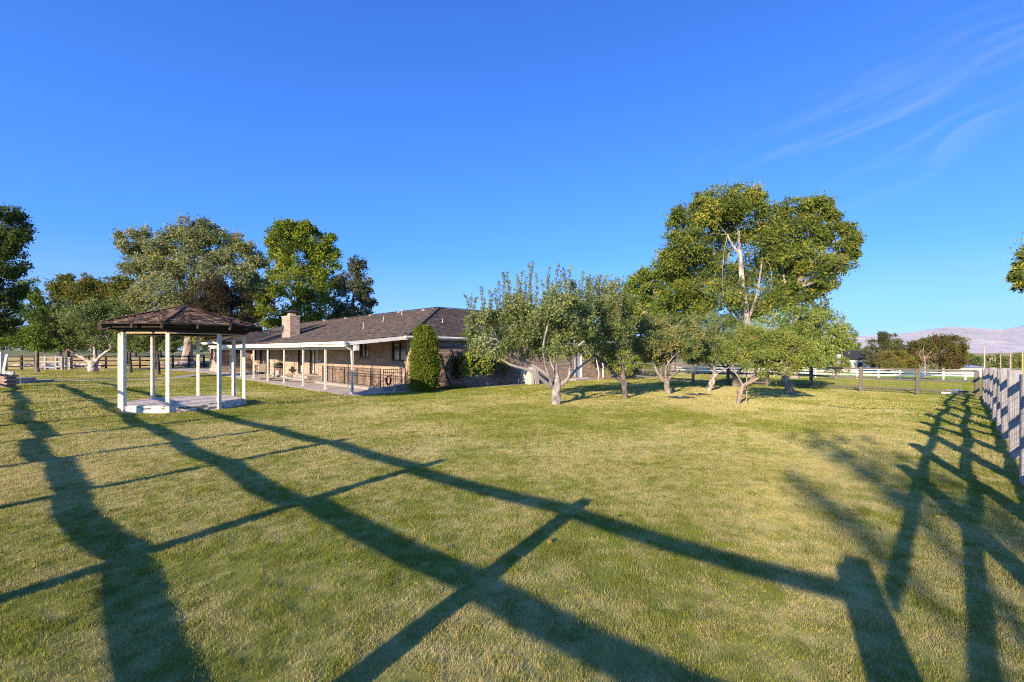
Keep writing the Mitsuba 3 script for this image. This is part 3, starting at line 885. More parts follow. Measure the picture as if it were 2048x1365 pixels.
m = MB(); add_box(m, hbox(21.35, 21.6, 10.42, 10.62, .02, .27), (.66, .62, .54)); m.part(house, 'beam_end', 'white_trim')

# chimney on the patio slope, and its breast below
ch = part_key(house, 'chimney')
zr = lambda b: .80 + PITCH * (b - 13.2)
for axis, c, lo, hi in (('a', 14.25, 41.3, 43.3), ('b', 41.3, 14.25, 15.05)):
    brick_wall(axis, c, lo, hi, zr(14.2) - .05, 2.98, bl=.30, bh=.10, name='face', parent=ch)
m = MB(); add_box(m, hbox(41.52, 43.3, 14.47, 15.05, 1.0, 2.97), (.36, .28, .22)); m.put(ch)
m = MB(); add_box(m, hbox(41.24, 43.36, 14.19, 15.11, 2.981, 3.06), (.45, .40, .35)); m.put(ch + '__cap')
m = MB(); add_box(m, hbox(41.8, 42.4, 14.4, 14.9, 3.061, 3.30), (.42, .27, .21)); m.put(ch + '__flue')
m = MB(); v = [H(41.5, 14.15, 3.42), H(42.75, 14.15, 3.42), H(42.75, 15.1, 3.42), H(41.5, 15.1, 3.42), H(42.1, 14.65, 3.60)]
m.add(v, [(0, 1, 4), (1, 2, 4), (2, 3, 4), (3, 0, 4), (0, 2, 1), (0, 3, 2)], (.05, .05, .055))
for q in ((41.85, 14.45), (42.35, 14.45), (42.35, 14.85), (41.85, 14.85)): tube(m, [H(*q, 3.29), H(*q, 3.43)], .015, (.05, .05, .05), 4)
m.put(ch + '__spark_hood', 'satin')
brick_wall('a', 13.25, 41.3, 43.3, ZF - .1, .25, name='chimney_breast')
m = MB(); add_box(m, hbox(41.302, 43.298, 13.48, 13.8, ZF, .25), (.36, .27, .21)); m.part(house, 'breast_core')

bricks.sort(key=lambda q: -q[0])
for q in [b for b in bricks if b[1] == house][:290]:
    m = MB(); add_box(m, q[2], q[3]); m.part(house, 'brick')
for par, nm in ((house, 'far_bricks'), (ch, 'bricks')):
    m = MB(); rest = [b for b in bricks if b[1] == par][290 if par == house else 0:]
    for q in rest: add_box(m, q[2], q[3])
    m.put(par + '__' + nm); labels[par + '__' + nm] = {'kind': 'stuff'}

# vents and pipes on the roof
for a, b in ((29.4, 19.9), (33.5, 20.2), (38.4, 20.2), (43.5, 20.2), (48.5, 20.2)):
    m = MB(); z = zr(b); v = box_v(H(a, b, z) - UP * .05, V * .36, U * .42, UP * .22); v[4:] += (v[4:].mean(0) - v[4:]) * .25
    add_box(m, v, (.26, .20, .175)); m.part(house, 'roof_vent', 'satin')
for a, b, h in ((26.5, 23.5, .2), (27.3, 26.8, .5), (27.0, 31, .3)):
    m = MB(); z = .80 + PITCH * (a - 21.15); v = box_v(H(a, b, z) - UP * .05, V * .42, U * .36, UP * .22); v[4:] += (v[4:].mean(0) - v[4:]) * .25
    add_box(m, v, (.26, .20, .175)); m.part(house, 'roof_vent', 'satin')
for a, b, h in ((30.5, 15.5, .55), (30.9, 17.3, .5), (31.6, 19.3, .6), (24.2, 17.8, .3)):
    z = zr(b) if b < a - 8 else .80 + PITCH * (a - 21.15)
    m = MB(); tube(m, [H(a, b, z - .05), H(a, b, z + h * .85)], .035, (.40, .35, .32), 8); tube(m, [H(a, b, z - .03), H(a, b, z + .09)], [.11, .04], (.30, .26, .24), 8); m.part(house, 'vent_pipe', 'satin')

# door steps and kerbs
for nm, bx in (('door_step', (33.6, 36.3, 12.75, 13.78, -2.2, -1.83)), ('door_step', (37.2, 40.6, 12.6, 13.78, -2.2, -1.98)), ('door_step', (33.2, 36.5, 12.3, 12.745, -2.2, -2.0)), ('door_step', (45.6, 48.6, 12.5, 13.78, -2.2, -1.95)), ('stairwell_kerb', (21.9, 30.3, 12.02, 12.34, -2.3, -2.0)), ('stairwell_kerb', (21.6, 21.9, 12.02, 13.78, -2.4, -1.9))):
    m = MB(); add_box(m, hbox(*bx), (.55, .5, .44)); m.part(house, nm, 'concrete')
m = MB(); add_box(m, hbox(20.5, 21.6, 27.2, 29.7, -2.6, -2.12), (.4, .4, .4)); m.part(house, 'door_step', 'concrete', label='low concrete step before the garden door')

# iron railing round the basement stair
rail = thing('iron_railing', 'black iron railing with thin balusters along the patio stairwell', 'railing')
IRON = (.035, .028, .025)
def railing(p, q, z0, z1, step=.125, posts=1.6):
    a, b = np.array(p), np.array(q); L = np.linalg.norm(b - a)
    for hz in (z1, z1 - .16, z0 + .08):
        m = MB(); add_box(m, bar(H(*a, hz), H(*b, hz), .03, .03), IRON); m.part(rail, 'rail', 'satin')
    for k in range(int(L / posts) + 2):
        c = a + (b - a) * min(k * posts / L, 1); m = MB(); tube(m, [H(*c, z0), H(*c, z1 + .03)], .024, IRON, 4); m.part(rail, 'post', 'satin')
    for k in range(1, int(L / step)):
        c = a + (b - a) * k * step / L; m = MB(); tube(m, [H(*c, z0 + .08), H(*c, z1)], .015, IRON, 4, False); m.part(rail, 'baluster', 'satin')
railing((29.6, 12.2), (22.1, 12.2), -2.0, -.98)
railing((21.9, 12.25), (21.9, 13.6), -2.0, -1.0)
m = MB(); tube(m, [H(23.6, 12.6, -2.05), H(21.95, 12.9, -1.2)], .022, IRON, 5); m.part(rail, 'handrail', 'satin')
hc = thing('hose_coil', 'reddish brown hose coil hung on the near end of the iron railing', 'hose')
m = MB()
for k in range(5):
    t = np.linspace(0, 2 * np.pi, 26); r_ = .19 + rng.uniform(-.03, .03); c = H(21.84, 12.5 + .02 * k, -1.45 + rng.uniform(-.04, .02))
    tube(m, [c + UP * -.12 + V * r_ * .62 * math.cos(x) + UP * r_ * 1.25 * math.sin(x) + U * .015 * k for x in t], .018, (.17, .075, .05), 5, False)
m.put(hc, 'satin', True)
wall2 = thing('brick_planter_wall', 'low brick wall end beside the cypress by the stair', 'wall')
m = MB()
for i in range(5):
    for k in range(5):
        add_box(m, hbox(20.95 + .02 * (i % 2), 21.15, 12.4 + k * .27 + .004 * (i % 2), 12.4 + k * .27 + .262, -2.25 + i * .10, -2.25 + i * .10 + .092), BRICK[rh.choice(5)] * .9)
m.put(wall2)

# ------------------------------------------------------------------ things by the house
ac = thing('air_conditioner', 'air conditioner wrapped in a tan fabric cover by the garden wall', 'air conditioner')
m = MB(); c0 = H(19.9, 21.6, -2.30)
n = 14
ring = []
for zz, s in ((.0, 1.0), (.10, 1.0), (.35, .98), (.62, 1.0), (.95, .99), (1.14, .97), (1.19, .85)):
    for k in range(4 * n):
        side, u = divmod(k, n); u = u / n * 2 - 1
        x, y = [(u, -1), (1, u), (-u, 1), (-1, -u)][side]
        rr_ = max(1, (abs(x) ** 6 + abs(y) ** 6) ** (1 / 6))
        fold = .022 * math.sin(u * 13 + side * 2 + 2 * zz) * (1 - zz / 1.6) + .012 * math.sin(u * 29 + zz * 9)
        x, y = x / rr_ * (.5 * s + fold), y / rr_ * (.5 * s + fold)
        ring.append(c0 + V * (x + .5) + U * (y + .5) * 1.0 + UP * (zz + rng.uniform(-.006, .006)))
nn = 4 * n; v = np.array(ring + [c0 + V * .5 + U * .5 + UP * 1.22])
f = [(a * nn + b, a * nn + (b + 1) % nn, a * nn + nn + (b + 1) % nn) for a in range(6) for b in range(nn)] + [(a * nn + b, a * nn + nn + (b + 1) % nn, a * nn + nn + b) for a in range(6) for b in range(nn)] + [(6 * nn + b, 6 * nn + (b + 1) % nn, 7 * nn) for b in range(nn)]
m.add(v, f, (.52, .46, .37)); m.part(ac, 'cover', 'matte', True)
m = MB(); add_box(m, hbox(19.75, 21.1, 21.45, 22.8, -2.42, -2.27), (.4, .4, .4)); m.part(ac, 'pad', 'concrete')
sp = thing('yard_hydrant', 'small dark standpipe tap in front of the tan air conditioner cover', 'tap')
m = MB(); b = gnd(*at(1037, 29)[:2]); tube(m, [b, b + UP * .42], .03, (.06, .06, .06), 8); tube(m, [b + UP * .42 - V * .14 + 0 * U, b + UP * .44 + V * .14], .03, (.06, .06, .06), 6); tube(m, [b + UP * .38, b + UP * .38 - U * .16 - UP * .05], .022, (.06, .06, .06), 6); m.put(sp, 'satin')
hl = thing('garden_hose', 'grey garden hose looped over the wall bed left of the air conditioner', 'hose')
m = MB()
for k in range(2):
    t = np.linspace(-.4, 2 * np.pi - 1.2, 30); c = H(21.35, 20.55 + .1 * k, -1.58)
    tube(m, [c + V * (.52 - .08 * k) * math.cos(x) + UP * (.62 - .06 * k) * math.sin(x) for x in t], .02, (.22, .20, .18), 5, False)
m.put(hl, 'satin', True)
gh = thing('patio_hose', 'black hose lying in loose loops on the patio paving', 'hose')
m = MB(); pts = []
for (a, b) in ((38.0, 11.9), (36.8, 11.3), (35.2, 11.0), (34.3, 11.5), (35.2, 12.0), (36.6, 11.7), (37.4, 10.9), (35.5, 10.75), (33, 11.3), (31.3, 11.8), (30.4, 11.9)):
    q = gnd(*H(a, b, 0)[:2]); pts.append(q + UP * .055)
from scipy.interpolate import splprep, splev
tck, _ = splprep(np.array(pts).T, s=0); tube(m, np.array(splev(np.linspace(0, 1, 70), tck)).T, .02, (.03, .03, .03), 5, False)
m.put(gh, 'satin', True)

grill = thing('barbecue_grill', 'gas barbecue grill with dark green domed lid on the patio', 'barbecue')
def gb(a0, a1, b0, b1, z0, z1): return hbox(38.7 + a0, 38.7 + a1, 12.35 + b0, 12.35 + b1, -2.13 + z0, -2.13 + z1)
m = MB(); t = np.linspace(0, np.pi, 9); pr = [(.28 - .28 * math.cos(x), .92 + .26 * math.sin(x)) for x in t]
v = np.vstack([[H(38.75, 12.32 + y, -2.13 + z) for y, z in pr], [H(39.45, 12.32 + y, -2.13 + z) for y, z in pr]]); k = np.arange(8)
f = np.vstack([np.stack([k, k + 1, k + 10], 1), np.stack([k, k + 10, k + 9], 1), [(0, i, i + 1) for i in range(1, 8)], [(9, 9 + i + 1, 9 + i) for i in range(1, 8)]]); m.add(v, f, (.045, .06, .045)); m.part(grill, 'lid', 'satin')
m = MB(); add_box(m, gb(.04, .76, -.02, .52, .74, .918), (.04, .04, .04)); m.part(grill, 'firebox', 'satin')
for a0 in (-.42, .79): m = MB(); add_box(m, gb(a0, a0 + .4, .02, .46, .86, .90), (.20, .12, .07)); m.part(grill, 'side_shelf')
for a0 in (.06, .70):
    for b0 in (.02, .45): m = MB(); add_box(m, gb(a0, a0 + .04, b0, b0 + .04, 0, .738), (.03, .03, .03)); m.part(grill, 'leg', 'satin')
m = MB(); add_box(m, gb(.06, .74, .0, .5, .10, .14), (.05, .05, .05)); m.part(grill, 'lower_shelf', 'satin')
tank = thing('propane_tank', 'white propane tank standing under the barbecue grill', 'tank')
m = MB(); q = H(39.1, 12.55, -1.985); tube(m, [q, q + UP * .03, q + UP * .08, q + UP * .30, q + UP * .38, q + UP * .40], [.10, .14, .155, .155, .10, .05], (.72, .71, .68), 14); tube(m, [q + UP * .40, q + UP * .47], .05, (.6, .6, .58), 8); m.put(tank, 'satin', True)


def patio_chair(a, b, yaw, label):
    t = thing('patio_chair', label, 'chair')
    q0 = H(a, b, -2.11); e1, e2 = np.array([math.cos(yaw), math.sin(yaw), 0]), np.array([-math.sin(yaw), math.cos(yaw), 0])
    P = lambda x, y, z: q0 + e1 * x + e2 * y + UP * z
    cream = (.55, .47, .36)
    m = MB(); add_box(m, box_v(P(-.27, -.05, .36), e1 * .54, e2 * .52 + UP * .04, UP * .06), cream); m.part(t, 'seat')
    m = MB(); add_box(m, box_v(P(-.27, -.06, .44), e1 * .54, e2 * .06, UP * .58 - e2 * .26), cream); m.part(t, 'backrest')
    for s in (-1, 1):
        m = MB(); tube(m, bez(P(s * .3, .5, 0), P(s * .3, .42, .5), P(s * .3, -.12, .6)), .018, (.25, .22, .2), 5); m.part(t, 'arm', 'satin')
        m = MB(); tube(m, [P(s * .28, -.1, .4), P(s * .3, -.38, 0)], .018, (.25, .22, .2), 5); m.part(t, 'leg', 'satin')
        m = MB(); tube(m, [P(s * .28, .42, .4), P(s * .3, .5, 0)], .018, (.25, .22, .2), 5); m.part(t, 'leg', 'satin')
patio_chair(41.6, 12.1, .7, 'reclined cream patio chair left of the barbecue grill')
patio_chair(44.2, 12.9, 2.0, 'cream patio chair farther back near the glass door')
tb = thing('patio_table', 'small dark side table against the patio wall', 'table')
m = MB(); add_box(m, hbox(45.8, 47.0, 12.75, 13.3, -1.40, -1.35), (.06, .05, .045)); m.part(tb, 'top', 'satin')
for a in (45.85, 46.9):
    for b in (12.8, 13.2): m = MB(); add_box(m, hbox(a, a + .05, b, b + .05, -1.95, -1.401), (.05, .04, .04)); m.part(tb, 'leg', 'satin')

for i, (px, py, w) in enumerate(((1360, 796.5, .62), (1394, 790.5, .62))):
    t = thing('utility_cover', ['dark flat utility cover in the lawn, the nearer of two', 'dark flat utility cover in the lawn, the farther of two'][i], 'utility cover', 'dark covers set into the lawn')
    q = ground_at(px, py); m = MB(); add_box(m, wbox(q - UP * .05, 1.05, .75, .10, .3), (.05, .05, .045)); m.put(t)
    m = MB(); add_box(m, wbox(q + UP * .05, .12, .05, .03, .3), (.4, .4, .38)); m.part(t, 'handle')
wp = thing('white_pipe', 'short white pipe lying on the grass near the corner of the fences', 'pipe')
q0, q1 = ground_at(1887, 789), ground_at(1920, 787.5); m = MB(); tube(m, [q0 + UP * .11, q1 + UP * .11], .12, (.66, .72, .74), 12); m.put(wp, 'satin', 30 and False)

# ------------------------------------------------------------------ trees
GAIN = 1.8     # leaves in the low sun: albedo of the palettes below


def unit(v):
    return v / (np.linalg.norm(v, axis=-1, keepdims=True) + 1e-12)


def leaf_mesh(m, pos, axis, nrm, size, col, wid=.5, fold=.18):
    """one folded diamond per leaf: 2 triangles"""
    n = len(pos)
    axis = unit(axis); s = unit(np.cross(axis, nrm)); nn = np.cross(s, axis)
    L = size[:, None]
    v = np.stack([pos, pos + axis * L * .45 + s * L * wid * .5 + nn * L * fold, pos + axis * L, pos + axis * L * .45 - s * L * wid * .5 + nn * L * fold], 1)
    k = np.arange(n)[:, None] * 4
    f = np.concatenate([k + [0, 1, 2], k + [0, 2, 3]], 0)
    m.add(v.reshape(-1, 3), f, np.repeat(col, 4, 0))


def palette(r, n, cols, p):
    return np.asarray(cols)[r.choice(len(cols), n, p=p)]


def limb(m, pts, r0, r1, col, r, sides=7, rough=.10, n=9):
    pts = np.asarray(pts, float)
    if len(pts) > 2:
        tck, _ = splprep(pts.T, s=0, k=min(3, len(pts) - 1)); p = np.array(splev(np.linspace(0, 1, n), tck)).T
    else:
        p = pts[0] + (pts[1] - pts[0]) * np.linspace(0, 1, n)[:, None]
    rad_ = r0 + (r1 - r0) * np.linspace(0, 1, n) ** .8
    L = np.linalg.norm(p[-1] - p[0])
    p = p + r.normal(0, .012, p.shape) * L * np.sin(np.pi * np.linspace(0, 1, n))[:, None] * .5
    k0 = m.n
    tube(m, p, rad_, (0, 0, 0), sides)
    v = m.v[-1]
    nz = meshkit.fbm(v * [9, 9, 4], 3, seed=int(r.integers(99))) - .5
    # bark: knobbly, with pale and dark flakes of its own
    ctr = np.vstack([np.repeat(p, sides, 0), p[:1], p[-1:]])
    m.v[-1] = v + (v - ctr) * (nz * rough * 6)[:, None]
    m.c[-1] = np.clip(np.asarray(col) * (1 + nz * 1.8)[:, None], .01, .8)
    return p


def tree(name, label, cat, px, d, base_py=None, trunk=(), limbs=(), clumps=(), leaves=10000, leaf=.08, cols=(), p=None, bark=(.16, .14, .125), group=None, seed=1, tip=1.7, gap=.36, shell=.55, up=.35, droop=0.0, twigs=True, shoots=(), auto=True, wid=.5, cjit=.25, base=None, sub=7, sprays=None, spray=1.0, nstart=6, loose=.28):
    """trunk, limbs, clumps in pixels of the photograph at depth d (+ an offset); each clump (px, py, rx, ry, dd, weight)"""
    r = np.random.default_rng(seed)
    t = thing(name, label, cat, group)
    W = lambda x, y, dd=0.0: at(x, d + dd, y)
    B = gnd(*at(px, d)[:2]) if base is None else np.asarray(base, float)
    # trunk: (px, py, dd, radius)
    m = MB(); tp = [B - UP * .1] + [W(*q[:3]) for q in trunk[1:]]
    tr = [q[3] for q in trunk]
    if len(tp) < 3: tp = [tp[0], (tp[0] * .5 + tp[1] * .5), tp[1]]; tr = [tr[0], (tr[0] + tr[1]) / 2, tr[1]]
    tck, _ = splprep(np.array(tp).T, s=0, k=min(3, len(tp) - 1)); tt = np.linspace(0, 1, 24); cp = np.array(splev(tt, tck)).T
    dist = np.concatenate([[0], np.cumsum(np.linalg.norm(np.diff(np.array(tp), axis=0), axis=1))]); dist /= dist[-1]
    cr = np.interp(tt, dist, tr); cr[0] *= 1.55; cr[1] *= 1.16
    sides = 16
    tube(m, cp, cr, (0, 0, 0), sides)
    v = m.v[-1]; nz = meshkit.fbm(v * [11, 11, 4.5], 4, seed=seed % 50) - .5
    ctr = np.vstack([np.repeat(cp, sides, 0), cp[:1], cp[-1:]])
    m.v[-1] = v + (v - ctr) * (nz * .6)[:, None]; m.c[-1] = np.clip(np.asarray(bark) * (1 + nz * 2.8)[:, None], .02, .8)
    m.part(t, 'trunk', 'matte', True)
    tipT = cp[-1]; r_top = cr[-1]
    for pts, r0, r1 in limbs:
        m = MB(); limb(m, [W(*q) for q in pts], r0, r1, bark, r); m.part(t, 'limb', 'matte', True)
    # crown
    C = [(W(q[0], q[1], q[4]), np.array([q[2] / F * d, (q[2] * .5 + q[3] * .5) / F * d * .9, q[3] / F * d]), q[5]) for q in clumps]
    bm, lm = MB(), MB()
    tot = sum(c[2] for c in C) or 1
    starts = [tipT] + [W(*q[0][-1]) for q in limbs[:nstart]]
    for c, rad3, w in C:
        if auto:
            s0 = min(starts, key=lambda s: np.linalg.norm(s - c) + (3 if s[2] > c[2] + .3 else 0))
            s1 = c + r.normal(0, .15, 3) * rad3
            mid = (s0 + s1) / 2 + UP * np.linalg.norm(s1 - s0) * .06 + r.normal(0, .05, 3) * np.linalg.norm(s1 - s0)
            limb(bm, [s0, mid, s1], max(r_top * .38, .012), max(r_top * .15, .008), bark, r, 6)
        n = int(leaves * w / tot)
        ns = sprays or max(16, int(34 * min(1.8, max(.6, rad3.mean() / (leaf * 8)))))
        u = unit(r.normal(0, 1, (ns * 3, 3)))
        cen = c + u * (shell + (1.05 - shell) * r.random((ns * 3, 1)) ** .8) * rad3
        dens = meshkit.fbm(cen / (rad3.mean() * .55), 2, seed=seed + 3)
        cen = cen[np.argsort(-(dens > gap).astype(float) + r.random(len(dens)) * .4)[:ns]]
        rs_ = rad3.mean() * .25 * r.uniform(.5, 1.5, ns) * spray
        if twigs:
            for k in range(min(sub, ns)):
                e = cen[r.integers(ns)]
                mid = (c + e) / 2 + UP * .08 * np.linalg.norm(e - c)
                tube(bm, bez(c, mid, e, 5), np.linspace(max(r_top * .16, .007), .004 + leaf * .02, 5), np.asarray(bark) * .9, 4, False)
        wgt = rs_ ** 2 / (rs_ ** 2).sum()
        idx = r.choice(ns, n, p=wgt)
        out = unit((cen - c) / rad3)
        g = unit(unit(r.normal(0, 1, (n, 3))) * [1, 1, .85])
        rr0 = r.uniform(.35, 1.12, (n, 1)) ** .7 * np.where(r.random((n, 1)) < loose, r.uniform(1, 2.1, (n, 1)), 1)
        stretch = out[idx] * .5 + UP * .16
        dirn = unit(g + stretch)
        pos = cen[idx] + g * rr0 * rs_[idx][:, None] + stretch * rs_[idx][:, None] * r.uniform(0, 1.2, (n, 1))
        axis = unit(dirn * .75 + r.normal(0, .6, (n, 3)) - UP * droop)
        nrm = unit(g * .75 + out[idx] * .35 + UP * up + r.normal(0, .38, (n, 3)))
        tipcol = palette(r, ns, cols, p) * r.uniform(.82, 1.18, (ns, 1))
        col = GAIN * np.where((r.random(n) < .6)[:, None], tipcol[idx], palette(r, n, cols, p)) * r.uniform(1 - cjit, 1 + cjit, (n, 1))
        leaf_mesh(lm, pos, axis, nrm, leaf * r.uniform(.6, 1.25, n), col, wid)
    for q in shoots:   # upright water shoots (px, py of the tip, py of the foot, dd)
        top, foot = W(q[0], q[1], q[3]), W(q[0] + r.normal(0, 3), q[2], q[3])
        n = int(np.linalg.norm(top - foot) / .011)
        lean = r.normal(0, .06, 3) * [1, 1, 0]
        u = np.sort(r.random(n)) ** .9
        ax = foot + (top - foot) * u[:, None] + lean * (u * (1 - u) * 4)[:, None]
        tube(bm, foot + (top - foot) * np.linspace(0, 1, 5)[:, None] + lean * (np.linspace(0, 1, 5) * (1 - np.linspace(0, 1, 5)) * 4)[:, None], np.linspace(.012, .004, 5), (.13, .10, .08), 4, False)
        a = r.uniform(0, 2 * np.pi, n)
        side = np.stack([np.cos(a), np.sin(a), np.zeros(n)], 1)
        w_ = (.105 * (1 - u) + .05)[:, None] * r.uniform(.3, 1, (n, 1))
        leaf_mesh(lm, ax + side * w_ * .4, side * .8 + UP * r.uniform(.2, .9, (n, 1)), -side * .3 + UP * .5 + r.normal(0, .45, (n, 3)), leaf * r.uniform(.65, 1.15, n), GAIN * palette(r, n, cols, p) * r.uniform(.85, 1.25, (n, 1)), wid)
    if bm.n: bm.part(t, 'branches', 'matte', True)
    lm.part(t, 'crown', 'leaf')
    return t


APPLE = [(.085, .115, .035), (.12, .15, .055), (.165, .19, .095), (.06, .085, .028), (.20, .20, .05)]
AP = [.30, .27, .20, .16, .07]
YEL = [(.115, .15, .035), (.165, .185, .04), (.085, .12, .03), (.22, .20, .05), (.16, .115, .04)]
YP = [.36, .22, .31, .07, .04]
FG = 'old fruit trees on the lawn'
z5 = lambda x, y: (860 + x * .2418, 500 + y * .2418)
sh = [(290, 375), (340, 370), (385, 400), (420, 310), (450, 400), (490, 330), (520, 360), (535, 320), (565, 270), (600, 190), (620, 260), (635, 180), (660, 260), (720, 205), (735, 260), (765, 185), (795, 230), (820, 120), (850, 105), (880, 200), (925, 250), (960, 350), (985, 150), (970, 250), (1010, 260), (1040, 300), (1065, 110), (1085, 170), (1105, 150), (1150, 145), (1170, 260)]
rq = np.random.default_rng(3)
shoots = [(*z5(x, y), z5(0, max(y + 230, 480) + rq.uniform(-30, 120))[1], rq.uniform(-1.3, 1.3)) for x, y in sh]
tree('apple_tree', 'large spreading apple tree with tall upright shoots nearest the middle of the lawn', 'apple tree', 1113, 17.2,
     trunk=[(1113, 808, 0, .175), (1112, 790, 0, .165), (1113, 772, 0, .17), (1117, 757, 0, .11)],
     limbs=[([(1104, 774, 0), (1078, 754, -.3), (1053, 738, -.5), (1015, 727, -.6), (996, 706, -.7)], .085, .035), ([(1109, 769, .1), (1078, 737, .3), (1049, 723, .5), (1003, 703, .7)], .085, .04), ([(1115, 768, 0), (1111, 730, .1), (1104, 670, .2)], .10, .045),
            ([(1122, 770, 0), (1138, 754, -.2), (1140, 716, -.3), (1150, 690, -.4)], .085, .04), ([(1138, 756, 0), (1162, 732, .4), (1192, 716, .8)], .06, .035), ([(1104, 770, -.1), (1092, 733, -.6), (1085, 700, -.9)], .06, .03), ([(1049, 724, .5), (1052, 706, .4), (1045, 690, .2)], .04, .03), ([(1140, 700, -.6), (1152, 695, -1.0), (1168, 682, -1.1)], .045, .03)],
     clumps=[(960, 650, 34, 26, 0, 1.1), (985, 690, 38, 24, -.6, 1.0), (1015, 650, 42, 36, .3, 1.6), (1060, 640, 46, 42, -.3, 1.8), (1060, 690, 40, 24, .6, .9), (1105, 640, 46, 44, .4, 1.8), (1150, 650, 42, 42, -.2, 1.7), (1130, 695, 36, 22, -.9, .8), (1100, 690, 40, 24, 1.2, .8), (1030, 620, 40, 30, 1.4, .9), (1120, 610, 42, 36, -1.3, 1.1), (1170, 690, 26, 22, .3, .6), (1145, 605, 36, 36, .9, 1.0)],
     leaves=34000, leaf=.098, cols=APPLE, p=AP, bark=(.25, .235, .22), group=FG, seed=5, shoots=shoots, gap=.40, sub=10)
sh2 = [(1200, 250), (1235, 260), (1265, 180), (1290, 230), (1320, 205), (1345, 240), (1385, 215), (1410, 210), (1440, 260), (1460, 220), (1490, 260), (1510, 250), (1540, 300), (1560, 300), (1590, 340)]
tree('apple_tree', 'apple tree with a thin forked trunk just right of the largest apple tree', 'apple tree', 1250, 19.6,
     trunk=[(1250, 797, 0, .125), (1250, 780, 0, .12), (1248, 765, 0, .13), (1246, 745, 0, .085)],
     limbs=[([(1246, 766, 0), (1227, 746, 0), (1210, 727, 0), (1190, 712, .1), (1175, 697, .2)], .095, .05), ([(1248, 748, 0), (1243, 725, .1), (1240, 690, .3)], .07, .03)],
     clumps=[(1185, 640, 36, 46, 0, 1.6), (1225, 630, 38, 50, .4, 1.8), (1215, 680, 38, 28, -.4, 1.1), (1200, 600, 36, 40, .8, 1.2), (1240, 600, 26, 34, -.3, .9), (1243, 690, 20, 22, .3, .5), (1252, 650, 16, 38, .5, .6), (1215, 655, 34, 38, 1.4, .8), (1235, 714, 26, 16, -.4, .45)],
     leaves=22000, leaf=.098, cols=APPLE, p=AP, bark=(.13, .11, .10), group=FG, seed=8, gap=.38,
     shoots=[(*z5(x, y), z5(0, y + 260)[1], rq.uniform(-.9, .9)) for x, y in sh2])
tree('apple_tree', 'rounded apple tree with mottled crown, third from the house side', 'apple tree', 1336, 22.8,
     trunk=[(1336, 787, 0, .15), (1334, 772, 0, .14), (1331, 757, 0, .13)],
     limbs=[([(1328, 762, 0), (1312, 740, 0), (1304, 705, .2)], .10, .045), ([(1334, 760, 0), (1333, 735, -.3), (1345, 716, -.5)], .07, .03), ([(1336, 760, 0), (1356, 742, .3), (1378, 726, .6)], .05, .028), ([(1333, 758, .1), (1332, 720, .6), (1335, 690, .9)], .07, .03)],
     clumps=[(1282, 668, 26, 28, 0, 1.0), (1312, 652, 32, 26, .4, 1.3), (1350, 655, 32, 26, -.4, 1.3), (1372, 676, 26, 26, .2, 1.0), (1300, 690, 28, 20, -.6, .8), (1340, 690, 34, 24, -.8, 1.1), (1378, 700, 20, 18, -.3, .5), (1330, 672, 40, 34, .9, 1.2), (1270, 690, 14, 18, .2, .4), (1360, 705, 24, 18, .4, .7), (1318, 712, 26, 14, .5, .6), (1295, 712, 18, 12, -.2, .4)],
     leaves=27000, leaf=.10, cols=APPLE[:4] + [(.24, .20, .07)], p=[.30, .24, .14, .16, .16], bark=(.22, .19, .165), group=FG, seed=9)
tree('apple_tree', 'apple tree with a leaning pale trunk in the shade behind the utility covers', 'apple tree', 1417, 25.8,
     trunk=[(1417, 780, 0, .17), (1424, 765, 0, .155), (1432, 748, 0, .14)],
     limbs=[([(1430, 750, 0), (1418, 728, 0), (1405, 710, 0)], .08, .035), ([(1433, 748, 0), (1452, 738, .3), (1470, 728, .5)], .07, .03), ([(1431, 749, 0), (1428, 720, .4), (1432, 690, .6)], .08, .03)],
     clumps=[(1405, 665, 30, 28, 0, 1.1), (1440, 655, 32, 28, .3, 1.2), (1420, 695, 34, 24, -.4, 1.1), (1470, 675, 30, 28, .3, 1.0), (1455, 705, 30, 20, -.5, .8), (1435, 680, 40, 34, .9, 1.0), (1388, 695, 26, 24, .5, .9), (1400, 720, 24, 12, 0, .5)],
     leaves=23000, leaf=.105, cols=APPLE, p=[.34, .28, .14, .20, .04], bark=(.30, .27, .24), group=FG, seed=10)
tree('apple_tree', 'thick trunked apple tree in shade behind the leaning trees', 'apple tree', 1474, 29.0,
     trunk=[(1474, 775, 0, .26), (1472, 760, 0, .22), (1468, 748, 0, .17)], limbs=[([(1466, 750, 0), (1450, 735, 0), (1440, 722, 0)], .10, .04), ([(1470, 748, 0), (1490, 732, 0), (1500, 715, 0)], .10, .04)],
     clumps=[(1470, 700, 40, 26, 0, 1.2), (1500, 680, 36, 34, .4, 1.2), (1440, 690, 30, 24, .6, .8)], leaves=9000, leaf=.11, cols=APPLE, p=AP, bark=(.15, .13, .115), group=FG, seed=14)
